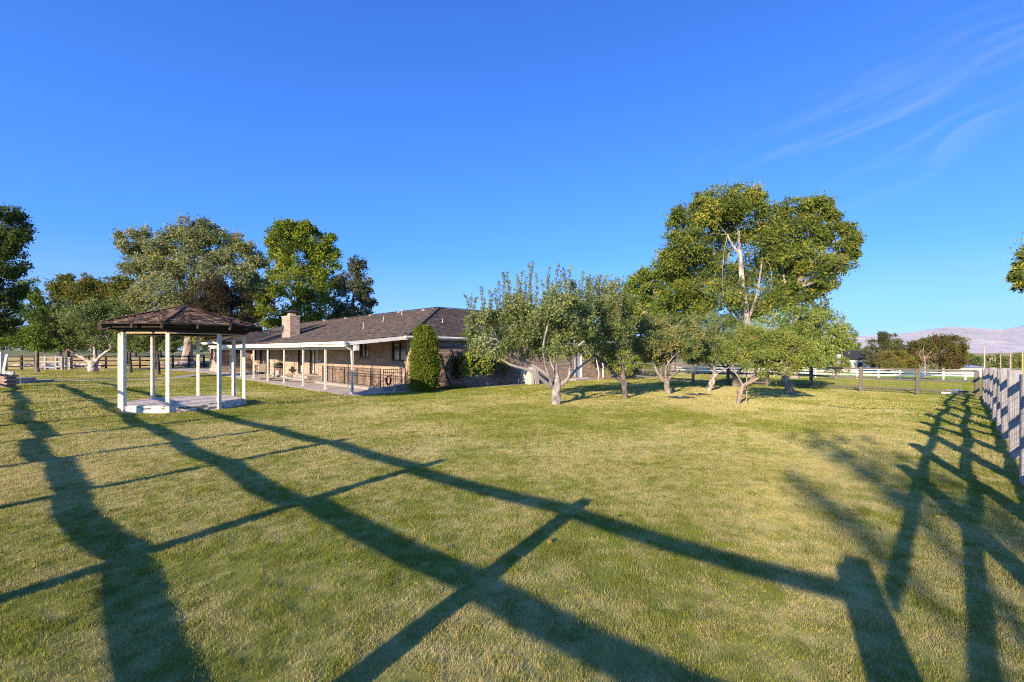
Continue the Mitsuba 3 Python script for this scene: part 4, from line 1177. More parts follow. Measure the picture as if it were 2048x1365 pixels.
st = tree('plum_tree', 'small low yellowing tree with splayed limbs and a stake, nearest of the right group', 'fruit tree', 1476, 17.9,
     trunk=[(1476, 809, 0, .082), (1481, 786, 0, .075), (1486, 775, 0, .08), (1498, 765, 0, .055)],
     limbs=[([(1490, 772, 0), (1515, 757, -.2), (1540, 740, -.3), (1560, 728, -.4)], .05, .028), ([(1492, 768, 0), (1520, 748, .3), (1545, 730, .5)], .045, .025), ([(1486, 772, 0), (1475, 752, .2), (1462, 738, .4)], .04, .02), ([(1500, 764, 0), (1512, 742, .4), (1520, 715, .6)], .04, .02)],
     clumps=[(1480, 706, 30, 22, .2, .9), (1510, 690, 34, 26, .5, 1.1), (1550, 690, 36, 26, 0, 1.2), (1590, 700, 34, 26, -.3, 1.1), (1618, 718, 22, 20, -.2, .7), (1530, 722, 36, 20, -.5, 1.0), (1575, 728, 34, 18, .1, .9), (1500, 665, 28, 18, .7, .6), (1555, 705, 44, 30, .8, 1.1)],
     leaves=20000, leaf=.09, cols=YEL, p=YP, bark=(.27, .215, .17), group=FG, seed=15)
m = MB(); a_ = ground_at(1493, 806); tube(m, [a_, at(1494, a_[1], 700)], .025, (.28, .24, .2), 6)
stake = thing('tree_stake', 'thin wooden stake standing in the low yellowing tree', 'stake'); m.put(stake)
tree('peach_tree', 'peach tree with drooping green leaves and a twisted thick trunk beside the far fence', 'fruit tree', 1582, 24.0,
     trunk=[(1582, 790, 0, .24), (1577, 775, 0, .20), (1571, 758, 0, .17), (1576, 742, 0, .15)],
     limbs=[([(1572, 757, 0), (1556, 738, 0), (1545, 715, .1)], .10, .04), ([(1577, 744, 0), (1610, 732, .1), (1640, 722, .2), (1668, 705, .2)], .09, .035), ([(1576, 743, 0), (1590, 715, .4), (1600, 680, .7)], .09, .035)],
     clumps=[(1545, 660, 36, 32, .3, 1.1), (1590, 645, 40, 30, 0, 1.4), (1635, 652, 36, 28, .3, 1.2), (1600, 690, 42, 28, -.4, 1.2), (1655, 685, 34, 26, -.2, 1.1), (1686, 672, 26, 24, .2, .7), (1640, 712, 30, 20, -.4, .7), (1560, 695, 30, 24, .6, .7), (1610, 668, 50, 36, 1.2, 1.2)],
     leaves=17000, leaf=.16, cols=[(.115, .16, .035), (.165, .195, .05), (.075, .11, .025), (.21, .22, .06)], p=[.38, .27, .25, .10], bark=(.24, .20, .165), group=FG, seed=16, droop=.9, wid=.36)

# big trees behind
ELM = [(.070, .100, .022), (.105, .130, .028), (.145, .160, .035), (.05, .075, .020), (.21, .19, .035)]
EP = [.34, .27, .17, .15, .07]
EG = 'tall elms beyond the fruit trees'
tree('elm_tree', 'tallest elm with a long pale bare trunk rising behind the fruit trees', 'elm tree', 1497, 46,
     trunk=[(1497, 770, 0, .40), (1494, 640, 0, .30), (1484, 560, 0, .25), (1479, 490, 0, .15), (1476, 450, 0, .09)],
     limbs=[([(1481, 510, 0), (1466, 492, 0), (1455, 470, 0)], .16, .07), ([(1494, 640, 1), (1512, 600, 1), (1522, 540, 1), (1530, 470, 1)], .17, .05), ([(1496, 660, 1.5), (1440, 560, 2), (1425, 480, 2)], .15, .05)],
     clumps=[(1375, 445, 40, 36, 0, 1.2), (1420, 420, 42, 36, 1, 1.2), (1465, 410, 44, 34, -1, 1.3), (1500, 430, 42, 40, 1, 1.2), (1400, 480, 44, 36, -1, 1.1), (1455, 455, 40, 32, 1.5, .9), (1520, 470, 36, 36, 0, .9), (1370, 500, 36, 34, .5, .9), (1420, 540, 40, 36, 1, .9), (1540, 520, 36, 40, 1, .8), (1445, 590, 44, 34, -1, .9), (1470, 400, 30, 24, 1.5, .6), (1535, 600, 40, 40, 1, .8), (1440, 505, 36, 38, 3, .8), (1512, 540, 34, 40, 3, .8), (1465, 560, 40, 40, 4, .9), (1425, 625, 44, 30, 2, .8), (1500, 612, 40, 34, 4, .9), (1382, 560, 40, 38, 2, .8), (1350, 470, 22, 22, 0, .4), (1400, 410, 24, 18, 0, .4), (1510, 395, 18, 18, 1, .3), (1340, 520, 26, 26, 1, .5)],
     leaves=56000, leaf=.28, cols=ELM, p=EP, bark=(.34, .31, .28), group=EG, seed=30, gap=.46, shell=.25, sprays=42, spray=.85, loose=.42)
tree('elm_tree', 'wide elm spreading to the right with feathery branch ends', 'elm tree', 1590, 48,
     trunk=[(1590, 770, 0, .42), (1590, 650, 0, .32), (1600, 560, 0, .22), (1606, 480, 0, .12)],
     limbs=[([(1596, 590, 0), (1630, 540, 0), (1665, 515, 0)], .16, .06), ([(1592, 630, 0), (1570, 560, 0), (1560, 480, 0)], .18, .06), ([(1598, 575, -.5), (1640, 560, -1), (1690, 520, -1)], .12, .05)],
     clumps=[(1590, 430, 34, 30, 0, 1.1), (1630, 425, 30, 30, 1, 1.0), (1570, 470, 40, 36, -1, 1.1), (1620, 470, 40, 34, 0, 1.2), (1660, 470, 36, 28, 1, 1.0), (1690, 490, 28, 24, 0, .8), (1580, 530, 42, 36, 1, 1.0), (1625, 530, 40, 30, -1, 1.0), (1670, 530, 34, 22, 0, .8), (1650, 565, 28, 18, 0, .5), (1580, 590, 40, 34, 0, 1.0), (1620, 595, 26, 26, .5, .6), (1640, 410, 16, 16, 0, .3), (1702, 470, 14, 12, 0, .3), (1635, 625, 14, 16, 0, .25), (1555, 500, 34, 40, 2, .9), (1560, 560, 36, 40, 2, .9), (1555, 430, 22, 24, 1, .4), (1685, 455, 18, 12, 0, .35), (1665, 435, 18, 16, 0, .35), (1705, 510, 14, 9, 0, .25), (1600, 560, 40, 36, 2, .8)],
     leaves=46000, leaf=.28, cols=ELM, p=[.36, .25, .14, .20, .05], bark=(.26, .22, .19), group=EG, seed=31, gap=.46, shell=.25, sprays=38, spray=.85, loose=.42)
tree('elm_tree', 'lower bright green elm at the left of the elm group', 'elm tree', 1345, 50,
     trunk=[(1345, 765, 0, .40), (1348, 660, 0, .28), (1352, 590, 0, .16)],
     limbs=[([(1348, 650, 0), (1320, 600, 0), (1300, 570, 0)], .14, .05), ([(1349, 640, 0), (1385, 600, 0), (1400, 570, 0)], .14, .05)],
     clumps=[(1275, 590, 30, 32, 0, 1.0), (1310, 565, 34, 34, 1, 1.1), (1340, 530, 32, 32, 0, 1.0), (1360, 580, 40, 40, -1, 1.2), (1310, 620, 42, 34, -1, 1.1), (1385, 610, 40, 34, 1, 1.0), (1270, 640, 26, 28, 1, .7), (1250, 610, 18, 20, 0, .4), (1355, 640, 44, 30, 0, .9)],
     leaves=34000, leaf=.30, cols=[(.085, .12, .022), (.12, .15, .028), (.055, .085, .02), (.16, .17, .035)], p=[.36, .26, .26, .12], bark=(.2, .17, .15), group=EG, seed=32, gap=.44, shell=.3, sprays=38, spray=.85, loose=.42)

# left background
LB = 'trees beyond the pond at the left'
tree('apple_tree', 'spreading pale leaved apple tree on the far left lawn behind the gazebo', 'apple tree', 186, 44,
     trunk=[(186, 743, 0, .40), (187, 730, 0, .36), (189, 722, 0, .34)],
     limbs=[([(184, 728, 0), (165, 716, 0), (142, 703, 0), (130, 695, 0)], .20, .09), ([(189, 724, 0), (190, 708, .3), (186, 690, .5)], .18, .07), ([(191, 724, 0), (204, 711, 0), (222, 698, 0)], .20, .08)],
     clumps=[(95, 645, 26, 24, 0, 1.0), (130, 632, 32, 24, .5, 1.2), (170, 640, 36, 28, -.5, 1.3), (215, 635, 32, 26, .3, 1.2), (250, 640, 26, 24, 0, .9), (110, 675, 30, 22, -.6, 1.0), (160, 672, 40, 24, .8, 1.1), (215, 672, 36, 22, .5, 1.0), (85, 690, 22, 14, 0, .5), (185, 622, 30, 16, 0, .6)],
     leaves=24000, leaf=.20, cols=APPLE, p=[.28, .28, .24, .15, .05], bark=(.38, .33, .29), seed=40,
     shoots=[(x, y, y + 40, rq.uniform(-1, 1)) for x, y in ((110, 608), (126, 612), (150, 606), (168, 604), (185, 607), (200, 612), (222, 610), (245, 616), (262, 622))])
tree('edge_tree', 'dark tree with bare dead twigs cut by the left edge of the view', 'tree', -70, 27, trunk=[(-70, 760, 0, .28), (-66, 640, 0, .22), (-60, 520, 0, .14), (-55, 440, 0, .07)],
     limbs=[([(-60, 560, 0), (0, 520, 0), (50, 508, 0), (95, 514, 0)], .03, .004), ([(-58, 540, 0), (0, 505, .2), (40, 495, .3), (70, 492, .4)], .025, .004), ([(-55, 520, 0), (10, 490, 0), (40, 476, 0), (60, 460, 0)], .025, .004)],
     clumps=[(-30, 440, 40, 34, 0, 1.0), (10, 450, 30, 36, .3, 1.1), (25, 475, 26, 28, -.3, 1.0), (-10, 500, 40, 32, .6, 1.1), (15, 530, 28, 24, 0, .8), (-10, 560, 36, 28, -.4, 1.0), (5, 590, 26, 28, .4, .9), (-20, 630, 34, 30, 0, 1.0), (5, 650, 18, 22, 0, .5), (-60, 480, 40, 60, 0, 1.0), (-70, 580, 40, 60, 0, 1.0)],
     leaves=28000, leaf=.17, cols=[(.04, .065, .018), (.065, .09, .024), (.10, .12, .035), (.03, .048, .014)], p=[.38, .27, .10, .25], bark=(.14, .12, .11), seed=41, gap=.44, nstart=0)
tree('young_tree', 'slender young green tree at the far left by the rail fence', 'tree', 74, 43, trunk=[(74, 728, 0, .17), (74, 690, 0, .11), (72, 620, 0, .05), (69, 585, 0, .02)],
     clumps=[(62, 580, 16, 18, 0, .7), (78, 598, 16, 16, .3, .6), (60, 615, 22, 20, 0, .8), (80, 640, 26, 24, 0, 1.0), (50, 655, 28, 24, .4, 1.0), (30, 680, 36, 18, -.3, 1.2), (75, 680, 34, 18, 0, 1.1), (10, 668, 20, 22, .3, .7), (105, 690, 20, 12, 0, .4)],
     leaves=12000, leaf=.22, cols=[(.085, .125, .025), (.12, .165, .03), (.055, .085, .02)], p=[.4, .35, .25], bark=(.16, .13, .11), seed=42, gap=.42)
PLUME = [(.085, .105, .025), (.12, .125, .03), (.06, .08, .02), (.17, .14, .04)]
for i, (px, cl, lab) in enumerate(((135, [(115, 640, 22, 34, 0, 1), (130, 600, 20, 36, 1, 1), (150, 630, 22, 50, 0, 1.2), (140, 665, 36, 30, -1, 1), (132, 566, 9, 18, 0, .35), (116, 580, 8, 16, 0, .3), (150, 585, 9, 20, 0, .35)], 'feathery plumed tree, leftmost of the three behind the far rail fence'),
                                   (190, [(175, 610, 20, 46, 0, 1.2), (195, 600, 20, 44, 1, 1.2), (210, 630, 24, 50, 0, 1.2), (185, 665, 36, 30, -1, 1), (170, 572, 8, 18, 0, .35), (185, 570, 9, 20, 0, .35), (208, 572, 9, 18, 0, .35)], 'feathery plumed tree with rusty tops, middle of the three behind the far fence'),
                                   (252, [(235, 615, 20, 40, 0, 1.1), (255, 610, 22, 46, 1, 1.2), (272, 630, 20, 44, 0, 1.1), (250, 665, 36, 30, -1, 1), (236, 570, 8, 18, 0, .35), (252, 568, 8, 18, 0, .3)], 'feathery plumed tree, rightmost of the three beside the silver poplar'))):
    tree('plumed_tree', lab, 'tree', px, 66, trunk=[(px, 735, 0, .3), (px, 680, 0, .2), (px, 620, 0, .1)], clumps=cl, leaves=15000, leaf=.34, cols=PLUME + ([(.26, .13, .06)] if i == 1 else [(.16, .15, .04)]), p=[.32, .26, .22, .12, .08], bark=(.1, .09, .08), group=LB, seed=50 + i, gap=.40, shell=.3, up=.2, tip=1.4)
SILV = [(.16, .18, .085), (.22, .225, .125), (.11, .13, .055), (.075, .095, .035), (.20, .19, .05)]
tree('silver_poplar', 'large silvery poplar with a broad flared trunk behind the gazebo roof', 'poplar tree', 374, 62,
     trunk=[(374, 733, 0, 1.15), (375, 722, 0, .75), (376, 708, 0, .58), (378, 660, 0, .48), (380, 600, 0, .30)],
     limbs=[([(378, 650, 0), (340, 590, 0), (310, 540, 0), (290, 500, 0)], .4, .10), ([(379, 640, 0), (385, 560, 0), (390, 490, 0)], .4, .12), ([(380, 640, 0), (430, 570, 0), (460, 510, 0)], .4, .10)],
     clumps=[(262, 490, 26, 24, 0, .8), (300, 485, 34, 26, 1, 1.1), (320, 520, 40, 34, -1, 1.2), (360, 490, 36, 34, 1, 1.1), (395, 475, 34, 28, 0, 1.1), (430, 480, 34, 30, 1, 1.1), (465, 500, 32, 32, 0, 1.0), (495, 530, 28, 28, 0, .8), (280, 540, 36, 30, 1, .9), (400, 530, 44, 40, -1, 1.2), (450, 550, 44, 36, -1, 1.1), (340, 575, 46, 36, -1, 1.2), (300, 600, 40, 36, 0, 1.0), (400, 600, 50, 40, 0, 1.2), (500, 570, 26, 26, 1, .6), (345, 640, 46, 30, 0, .9), (305, 650, 32, 26, 1, .6), (410, 660, 30, 24, -.5, .5), (385, 640, 34, 28, 1, .6)],
     leaves=56000, leaf=.36, cols=SILV, p=[.29, .23, .22, .16, .10], bark=(.27, .235, .20), seed=60, gap=.40, shell=.4, tip=1.5)
tree('purple_plum_tree', 'dark purple leaved plum tree behind the gazebo roof', 'plum tree', 442, 58, trunk=[(442, 745, 0, .3), (442, 690, 0, .22), (442, 630, 0, .12)],
     clumps=[(415, 600, 32, 32, 0, 1.0), (450, 590, 32, 38, .6, 1.1), (475, 620, 30, 36, 0, 1.0), (430, 640, 42, 32, -.6, 1.1), (465, 660, 36, 24, 0, .8), (400, 640, 24, 28, .5, .6)],
     leaves=17000, leaf=.32, cols=[(.032, .028, .018), (.046, .036, .022), (.022, .022, .014), (.060, .052, .024)], p=[.4, .25, .25, .1], bark=(.06, .05, .045), seed=61, gap=.40)
tree('cottonwood_tree', 'bright green cottonwood towering behind the house chimney', 'cottonwood tree', 598, 84, trunk=[(598, 735, 0, .7), (598, 640, 0, .5), (598, 540, 0, .25)],
     limbs=[([(598, 620, 0), (560, 560, 0), (550, 500, 0)], .3, .1), ([(598, 600, 0), (630, 540, 0), (640, 490, 0)], .3, .1)],
     clumps=[(555, 480, 26, 28, 0, 1.0), (590, 475, 30, 26, 1, 1.1), (630, 480, 32, 28, 0, 1.1), (650, 520, 28, 30, 1, 1.0), (600, 520, 38, 34, -1, 1.2), (555, 530, 30, 34, 1, 1.0), (530, 580, 30, 26, -1, 1.0), (640, 570, 32, 32, 0, 1.0), (585, 575, 40, 34, -1.5, 1.2), (515, 610, 26, 26, 0, .8), (550, 630, 36, 28, -1, 1.0), (610, 630, 36, 28, 0, 1.0), (650, 620, 24, 28, 0, .6), (505, 640, 18, 22, 0, .4), (575, 458, 14, 12, 0, .3), (618, 456, 14, 12, 0, .3)],
     leaves=40000, leaf=.50, cols=[(.13, .165, .022), (.18, .205, .028), (.085, .115, .02), (.055, .08, .018)], p=[.34, .27, .24, .15], bark=(.16, .13, .11), seed=62, gap=.41, shell=.45, tip=1.5)
tree('slender_poplar', 'thin dark wispy poplar right of the bright cottonwood', 'poplar tree', 700, 82, trunk=[(700, 735, 0, .4), (702, 640, 0, .28), (710, 570, 0, .14), (716, 520, 0, .06)],
     limbs=[([(704, 630, 0), (725, 590, 0), (738, 560, 0)], .1, .03), ([(703, 640, 0), (735, 618, 0), (752, 604, 0)], .1, .02)],
     clumps=[(714, 535, 14, 20, 0, .8), (722, 565, 18, 18, 0, .9), (700, 575, 20, 26, 1, 1.0), (690, 610, 24, 24, 0, 1.1), (722, 600, 20, 20, -.5, 1.0), (742, 606, 12, 8, 0, .35), (712, 630, 30, 16, 0, .9), (680, 560, 10, 18, .5, .4), (735, 580, 8, 10, 0, .25), (672, 640, 16, 14, 0, .4)],
     leaves=12000, leaf=.42, cols=[(.055, .07, .035), (.085, .10, .055), (.035, .05, .025), (.14, .14, .10)], p=[.36, .24, .28, .12], bark=(.16, .14, .12), seed=63, gap=.45, shell=.2)
for i, (px, d, lab) in enumerate(((262, 42, 'thin dark trunked small tree behind the left gazebo posts'), (318, 40, 'small dark tree seen between the middle gazebo posts'))):
    tree('small_tree', lab, 'tree', px, d, trunk=[(px, 742, 0, .14), (px - 2, 722, 0, .11), (px - 3, 705, 0, .09)], limbs=[([(px - 3, 708, 0), (px - 12, 692, 0), (px - 20, 680, 0)], .06, .03), ([(px - 2, 708, 0), (px + 8, 692, 0), (px + 16, 682, 0)], .06, .03)],
         clumps=[(px - 18, 672, 22, 18, 0, 1), (px + 14, 674, 24, 18, .4, 1), (px, 660, 24, 18, 0, 1), (px + 24, 690, 18, 12, -.3, .5)], leaves=9000, leaf=.18, cols=APPLE, p=[.34, .25, .10, .27, .04], bark=(.07, .06, .055), seed=70 + i)

# right background
tree('pine_tree', 'rounded pine in the distance right of the fruit trees', 'pine tree', 1775, 80, trunk=[(1775, 745, 0, .3), (1775, 720, 0, .25), (1775, 690, 0, .15)],
     clumps=[(1750, 712, 20, 14, 0, 1), (1765, 695, 22, 14, 1, 1), (1785, 685, 20, 14, 0, 1), (1775, 675, 14, 10, 0, .7), (1800, 700, 16, 16, 0, .9), (1780, 715, 30, 16, -1, 1.2), (1742, 722, 12, 8, 0, .4)],
     leaves=15000, leaf=.36, cols=[(.075, .085, .045), (.105, .115, .06), (.05, .06, .03)], p=[.4, .3, .3], bark=(.14, .11, .09), seed=80, wid=.25)
tree('autumn_tree', 'low yellow brown tree before the distant pine', 'tree', 1790, 72, trunk=[(1790, 755, 0, .2), (1790, 740, 0, .15), (1790, 728, 0, .1)],
     clumps=[(1772, 722, 16, 12, 0, 1), (1795, 715, 20, 14, .5, 1.2), (1812, 726, 14, 10, 0, .9), (1785, 732, 24, 8, -.5, .9)], leaves=9000, leaf=.28, cols=[(.135, .115, .03), (.105, .105, .03), (.16, .115, .03), (.08, .09, .03)], p=[.35, .3, .1, .25], bark=(.1, .09, .08), seed=81)
tree('purple_plum_tree', 'dense round plum tree with reddish brown top near the hills', 'plum tree', 1880, 74, trunk=[(1880, 755, 0, .3), (1880, 735, 0, .2), (1880, 715, 0, .15)],
     clumps=[(1845, 705, 24, 22, 0, 1.1), (1870, 695, 26, 20, .5, 1.2), (1900, 692, 24, 18, 0, 1.1), (1916, 712, 16, 20, 0, 1.0), (1885, 715, 34, 22, -1, 1.5), (1845, 725, 26, 12, -.5, 1), (1832, 695, 12, 12, 0, .5), (1905, 728, 20, 8, 0, .5)],
     leaves=20000, leaf=.30, cols=[(.075, .085, .022), (.055, .060, .02), (.085, .055, .03), (.06, .04, .025), (.10, .105, .025)], p=[.28, .24, .20, .14, .14], bark=(.07, .06, .05), seed=82, shell=.7, gap=.3)
tree('young_tree', 'bare leafless sapling in front of the round plum tree', 'sapling', 1850, 66, trunk=[(1850, 757, 0, .10), (1850, 730, 0, .07), (1849, 712, 0, .05)],
     limbs=[([(1850, 722, 0), (1846, 705, 0), (1848, 692, 0)], .04, .02), ([(1850, 720, 0), (1860, 705, 0), (1868, 698, 0)], .04, .015), ([(1850, 725, 0), (1840, 712, 0), (1842, 700, 0)], .035, .015)],
     clumps=[(1852, 715, 14, 14, 0, 1)], leaves=250, leaf=.16, cols=[(.25, .18, .12), (.2, .15, .08)], p=[.5, .5], bark=(.34, .27, .22), seed=83, sub=14)
tree('pine_bush', 'rounded light green pine bush before the white board fence', 'bush', 1672, 46, trunk=[(1672, 757, 0, .15), (1672, 745, 0, .1), (1672, 735, 0, .08)],
     clumps=[(1655, 728, 16, 12, 0, 1), (1680, 724, 16, 12, .4, 1), (1668, 738, 22, 12, -.3, 1.1), (1690, 736, 10, 10, 0, .6)], leaves=8000, leaf=.13, cols=[(.13, .16, .04), (.17, .18, .05), (.09, .115, .03)], p=[.4, .3, .3], bark=(.15, .12, .1), seed=84, wid=.22)
tree('pine_bush', 'wide green bush in the distance behind the black roofed barn', 'bush', 1702, 95, trunk=[(1702, 750, 0, .2), (1702, 735, 0, .15), (1702, 720, 0, .1)],
     clumps=[(1690, 705, 18, 12, 0, 1), (1710, 700, 16, 12, 0, 1), (1722, 712, 12, 10, 0, .7)], leaves=5000, leaf=.28, cols=[(.085, .12, .035), (.12, .15, .04)], p=[.6, .4], bark=(.1, .09, .08), seed=85)
tree('edge_branch_tree', 'tree reaching in with one leafy branch at the right edge of the view', 'tree', 2150, 30, trunk=[(2150, 780, 0, .3), (2150, 650, 0, .22), (2140, 560, 0, .15)],
     limbs=[([(2142, 590, 0), (2090, 560, 0), (2045, 552, 0)], .06, .02)], clumps=[(2038, 548, 10, 18, 0, .6), (2045, 575, 12, 10, 0, .5), (2060, 540, 20, 24, 0, 1), (2110, 520, 50, 50, 0, 2.2), (2160, 540, 60, 60, 0, 2.2)],
     leaves=12000, leaf=.20, cols=ELM, p=EP, bark=(.18, .15, .13), seed=86)
# far row of trees below the hills
for i, px in enumerate(np.linspace(1925, 2120, 13)):
    d = 190 + 35 * math.sin(i * 2.1); top = 716 - 5 * (i % 3 == 1) - .03 * max(px - 1950, 0)
    tree('distant_tree', 'small distant green tree in the row below the hills', 'tree', px, d, trunk=[(px, 750, 0, .4), (px, 735, 0, .3), (px, 725, 0, .2)], clumps=[(px - 6, top + 13, 10, 10, 0, 1), (px + 6, top + 12, 10, 11, 2, 1), (px, top + 8, 9, 8, 0, .8), (px, top + 22, 13, 8, -2, .8)],
         leaves=2600, leaf=.75, cols=[(.075, .105, .035), (.12, .13, .04), (.05, .075, .03), (.17, .14, .05)][: 4], p=[.4, .25, .25, .1], bark=(.1, .09, .08), group='row of distant trees below the hills', seed=100 + i, twigs=False, auto=False)
for i, px in enumerate(np.linspace(-30, 420, 10)):
    d = 120 + 25 * math.sin(i * 1.7)
    tree('distant_tree', 'distant tree in the row beyond the golden field', 'tree', px, d, trunk=[(px, 715, 0, .4), (px, 700, 0, .3), (px, 690, 0, .2)], clumps=[(px - 16, 684, 24, 16, 0, 1), (px + 14, 680, 24, 18, 2, 1), (px, 668, 20, 16, 0, .8)],
         leaves=3500, leaf=.6, cols=[(.05, .075, .025), (.08, .10, .03), (.035, .05, .02)], p=[.4, .3, .3], bark=(.1, .09, .08), group='row of distant trees beyond the golden field', seed=120 + i, twigs=False, auto=False)

# cypress, wall shrubs, bushes
def cypress(label, base, h, w, n, leaf, cols, p, seed):
    t = thing('cypress', label, 'cypress'); r = np.random.default_rng(seed); B = np.asarray(base)
    m = MB(); limb(m, [B - UP * .05, B + UP * h * .5, B + UP * h * .92], .07, .015, (.15, .1, .07), r); m.part(t, 'trunk', 'matte', True)
    m = MB(); nt = n // 8
    zt_ = r.random(nt) ** .85
    prof = np.interp(zt_, [0, .05, .2, .5, .75, .9, 1], [.80, .95, 1.0, .98, .78, .45, .06])
    a = r.uniform(0, 2 * np.pi, nt)
    lump = .70 + .62 * meshkit.fbm(np.stack([np.cos(a) * 2.0, np.sin(a) * 2.0, zt_ * 6], -1), 3, seed=4)
    rr_ = w / 2 * prof * lump * np.where(r.random(nt) < .12, r.uniform(1.0, 1.14, nt), r.uniform(.84, 1.02, nt))
    tips = B + np.stack([rr_ * np.cos(a), rr_ * np.sin(a), zt_ * h + .05], 1)
    # twin leaders at the top
    k = zt_ > .84; tips[k, :2] += np.where((r.random(k.sum()) < .6)[:, None], [.10, .02], [-.26, 0.0]) * np.minimum(1, (zt_[k] - .84) / .07)[:, None]
    idx = r.integers(0, nt, n); out = np.stack([np.cos(a), np.sin(a), np.zeros(nt)], 1)[idx]
    pos = tips[idx] + r.normal(0, leaf * .9, (n, 3))
    col = palette(r, nt, cols, p)[idx] * r.uniform(.75, 1.25, (n, 1))
    leaf_mesh(m, pos, UP * .9 + out * .6 + r.normal(0, .35, (n, 3)), out + r.normal(0, .45, (n, 3)), leaf * r.uniform(.7, 1.3, n), col, .55)
    m.part(t, 'foliage', 'leaf')
    return t
cb = at(850, 23.9); cypress('dense bright green columnar cypress at the corner of the house', gnd(cb[0], cb[1]), 3.28, 1.30, 26000, .09, [(.14, .19, .026), (.19, .235, .034), (.09, .13, .022), (.22, .25, .05)], [.38, .28, .24, .10], 200)


def wall_b(b, z, out=.1):
    return H(WB - out, b, z)


VINE = [(.12, .155, .03), (.20, .21, .05), (.08, .11, .022), (.26, .23, .08)]
tree('wall_shrub', 'yellow green shrub trained on the garden wall above a bare grey trunk', 'shrub', 972, 27.4, base=gnd(*wall_b(19.1, 0, .5)[:2]), trunk=[(972, 774, 0, .10), (969, 752, 0, .08), (966, 735, 0, .06)],
     clumps=[(940, 715, 18, 16, -1.1, 1.1), (965, 712, 20, 12, -.8, 1.0), (985, 713, 14, 11, -.4, .7), (937, 738, 14, 12, -1.1, .8), (960, 730, 18, 12, -.8, .8), (976, 734, 10, 10, -.4, .4)], leaves=5200, leaf=.16, cols=VINE, p=[.36, .25, .28, .11], bark=(.30, .27, .25), seed=210, droop=.5, wid=.75)
es = thing('climbing_vine', 'leafless dark vine trained flat on the wall right of the cypress', 'vine')
m = MB(); r_ = np.random.default_rng(3)
limb(m, [gnd(*wall_b(16.4, 0, .35)[:2]) - UP * .05, wall_b(16.2, -1.7, .2), wall_b(16.0, -1.1, .1), wall_b(16.35, -.4, .08), wall_b(16.25, .25, .07)], .075, .025, (.05, .042, .036), r_)
limb(m, [wall_b(16.05, -1.2, .1), wall_b(15.75, -.7, .07), wall_b(15.7, -.2, .06)], .05, .02, (.05, .042, .036), r_)
for z, b0, b1 in ((.2, 15.3, 17.3), (-.35, 15.2, 17.2), (-1.0, 15.4, 16.2)): limb(m, [wall_b(b0, z, .05), wall_b((b0 + b1) / 2, z + .03, .06), wall_b(b1, z + .02, .05)], .018, .010, (.05, .042, .036), r_)
m.part(es, 'stem', 'matte', True)
m = MB(); n = 420; rr_ = np.random.default_rng(5); q = np.stack([rr_.normal(16.9, .28, n), rr_.normal(-.95, .42, n)], 1)
leaf_mesh(m, np.array([wall_b(a, min(b, .2), rr_.uniform(.05, .22)) for a, b in q]), rr_.normal(0, 1, (n, 3)) - UP * .5, -U + rr_.normal(0, .5, (n, 3)), rr_.uniform(.08, .14, n), palette(rr_, n, [(.06, .085, .02), (.09, .09, .025), (.04, .055, .015)], [.4, .3, .3]), .8)
m.part(es, 'leaves', 'leaf')
es2 = thing('climbing_vine', 'bare brown stemmed vine sprawling by the looped garden hose', 'vine')
m = MB(); r_ = np.random.default_rng(9); b0 = gnd(*wall_b(20.9, 0, .4)[:2])
limb(m, [b0 - UP * .05, wall_b(20.6, -1.8, .3), wall_b(20.1, -1.2, .2), wall_b(19.6, -.9, .15)], .06, .02, (.2, .15, .11), r_); limb(m, [b0, wall_b(20.9, -1.4, .3), wall_b(21.1, -.8, .2)], .05, .02, (.2, .15, .11), r_); limb(m, [b0 + UP * .3, wall_b(20.1, -1.55, .3), wall_b(19.5, -1.45, .2)], .035, .012, (.24, .18, .13), r_)
m.part(es2, 'stem', 'matte', True)
m = MB(); n = 500; pc = np.array([wall_b(a, z, o) for a, z, o in zip(rr_.normal(20.6, .5, n), rr_.normal(-1.0, .35, n), rr_.uniform(.1, .4, n))])
leaf_mesh(m, pc, rr_.normal(0, 1, (n, 3)) - UP * .6, -U + rr_.normal(0, .5, (n, 3)), rr_.uniform(.08, .14, n), palette(rr_, n, VINE, [.3, .2, .4, .1]), .8); m.part(es2, 'leaves', 'leaf')
tree('wall_shrub', 'leafy yellow green shrub on two slender white stems near the garden door', 'shrub', 1200, 36.0, base=gnd(*wall_b(31.0, 0, .5)[:2]), trunk=[(1200, 757, 0, .07), (1197, 740, 0, .055), (1193, 722, 0, .045)],
     limbs=[([(1206, 756, .3), (1206, 740, .3), (1205, 715, .3)], .07, .05)], clumps=[(1190, 708, 16, 14, 0, 1), (1215, 712, 18, 14, .3, 1), (1235, 720, 18, 16, .5, 1), (1250, 738, 14, 14, .5, .8), (1228, 742, 12, 8, .3, .4)], leaves=6500, leaf=.14, cols=VINE, p=[.36, .28, .26, .10], bark=(.60, .56, .50), seed=212)
tree('wall_bush', 'rounded green bush below the far window of the garden wall', 'bush', 1287, 41.0, base=gnd(*wall_b(36.4, 0, .9)[:2]), trunk=[(1287, 752, 0, .07), (1286, 745, 0, .05), (1286, 738, 0, .04)],
     limbs=[([(1284, 751, 0), (1278, 742, 0), (1274, 735, 0)], .04, .02), ([(1290, 751, 0), (1296, 742, 0), (1300, 735, 0)], .04, .02)], clumps=[(1275, 728, 16, 14, 0, 1), (1295, 724, 18, 14, .3, 1.1), (1284, 718, 14, 10, .4, .7), (1306, 738, 12, 10, 0, .7), (1268, 740, 10, 8, -.2, .4), (1320, 740, 12, 10, .3, .6)], leaves=8500, leaf=.13, cols=[(.10, .15, .025), (.15, .185, .035), (.065, .10, .02)], p=[.4, .32, .28], bark=(.3, .26, .22), seed=213)
gc = thing('ground_cover_plant', 'low yellow green clump of plants at the foot of the cypress', 'plant')
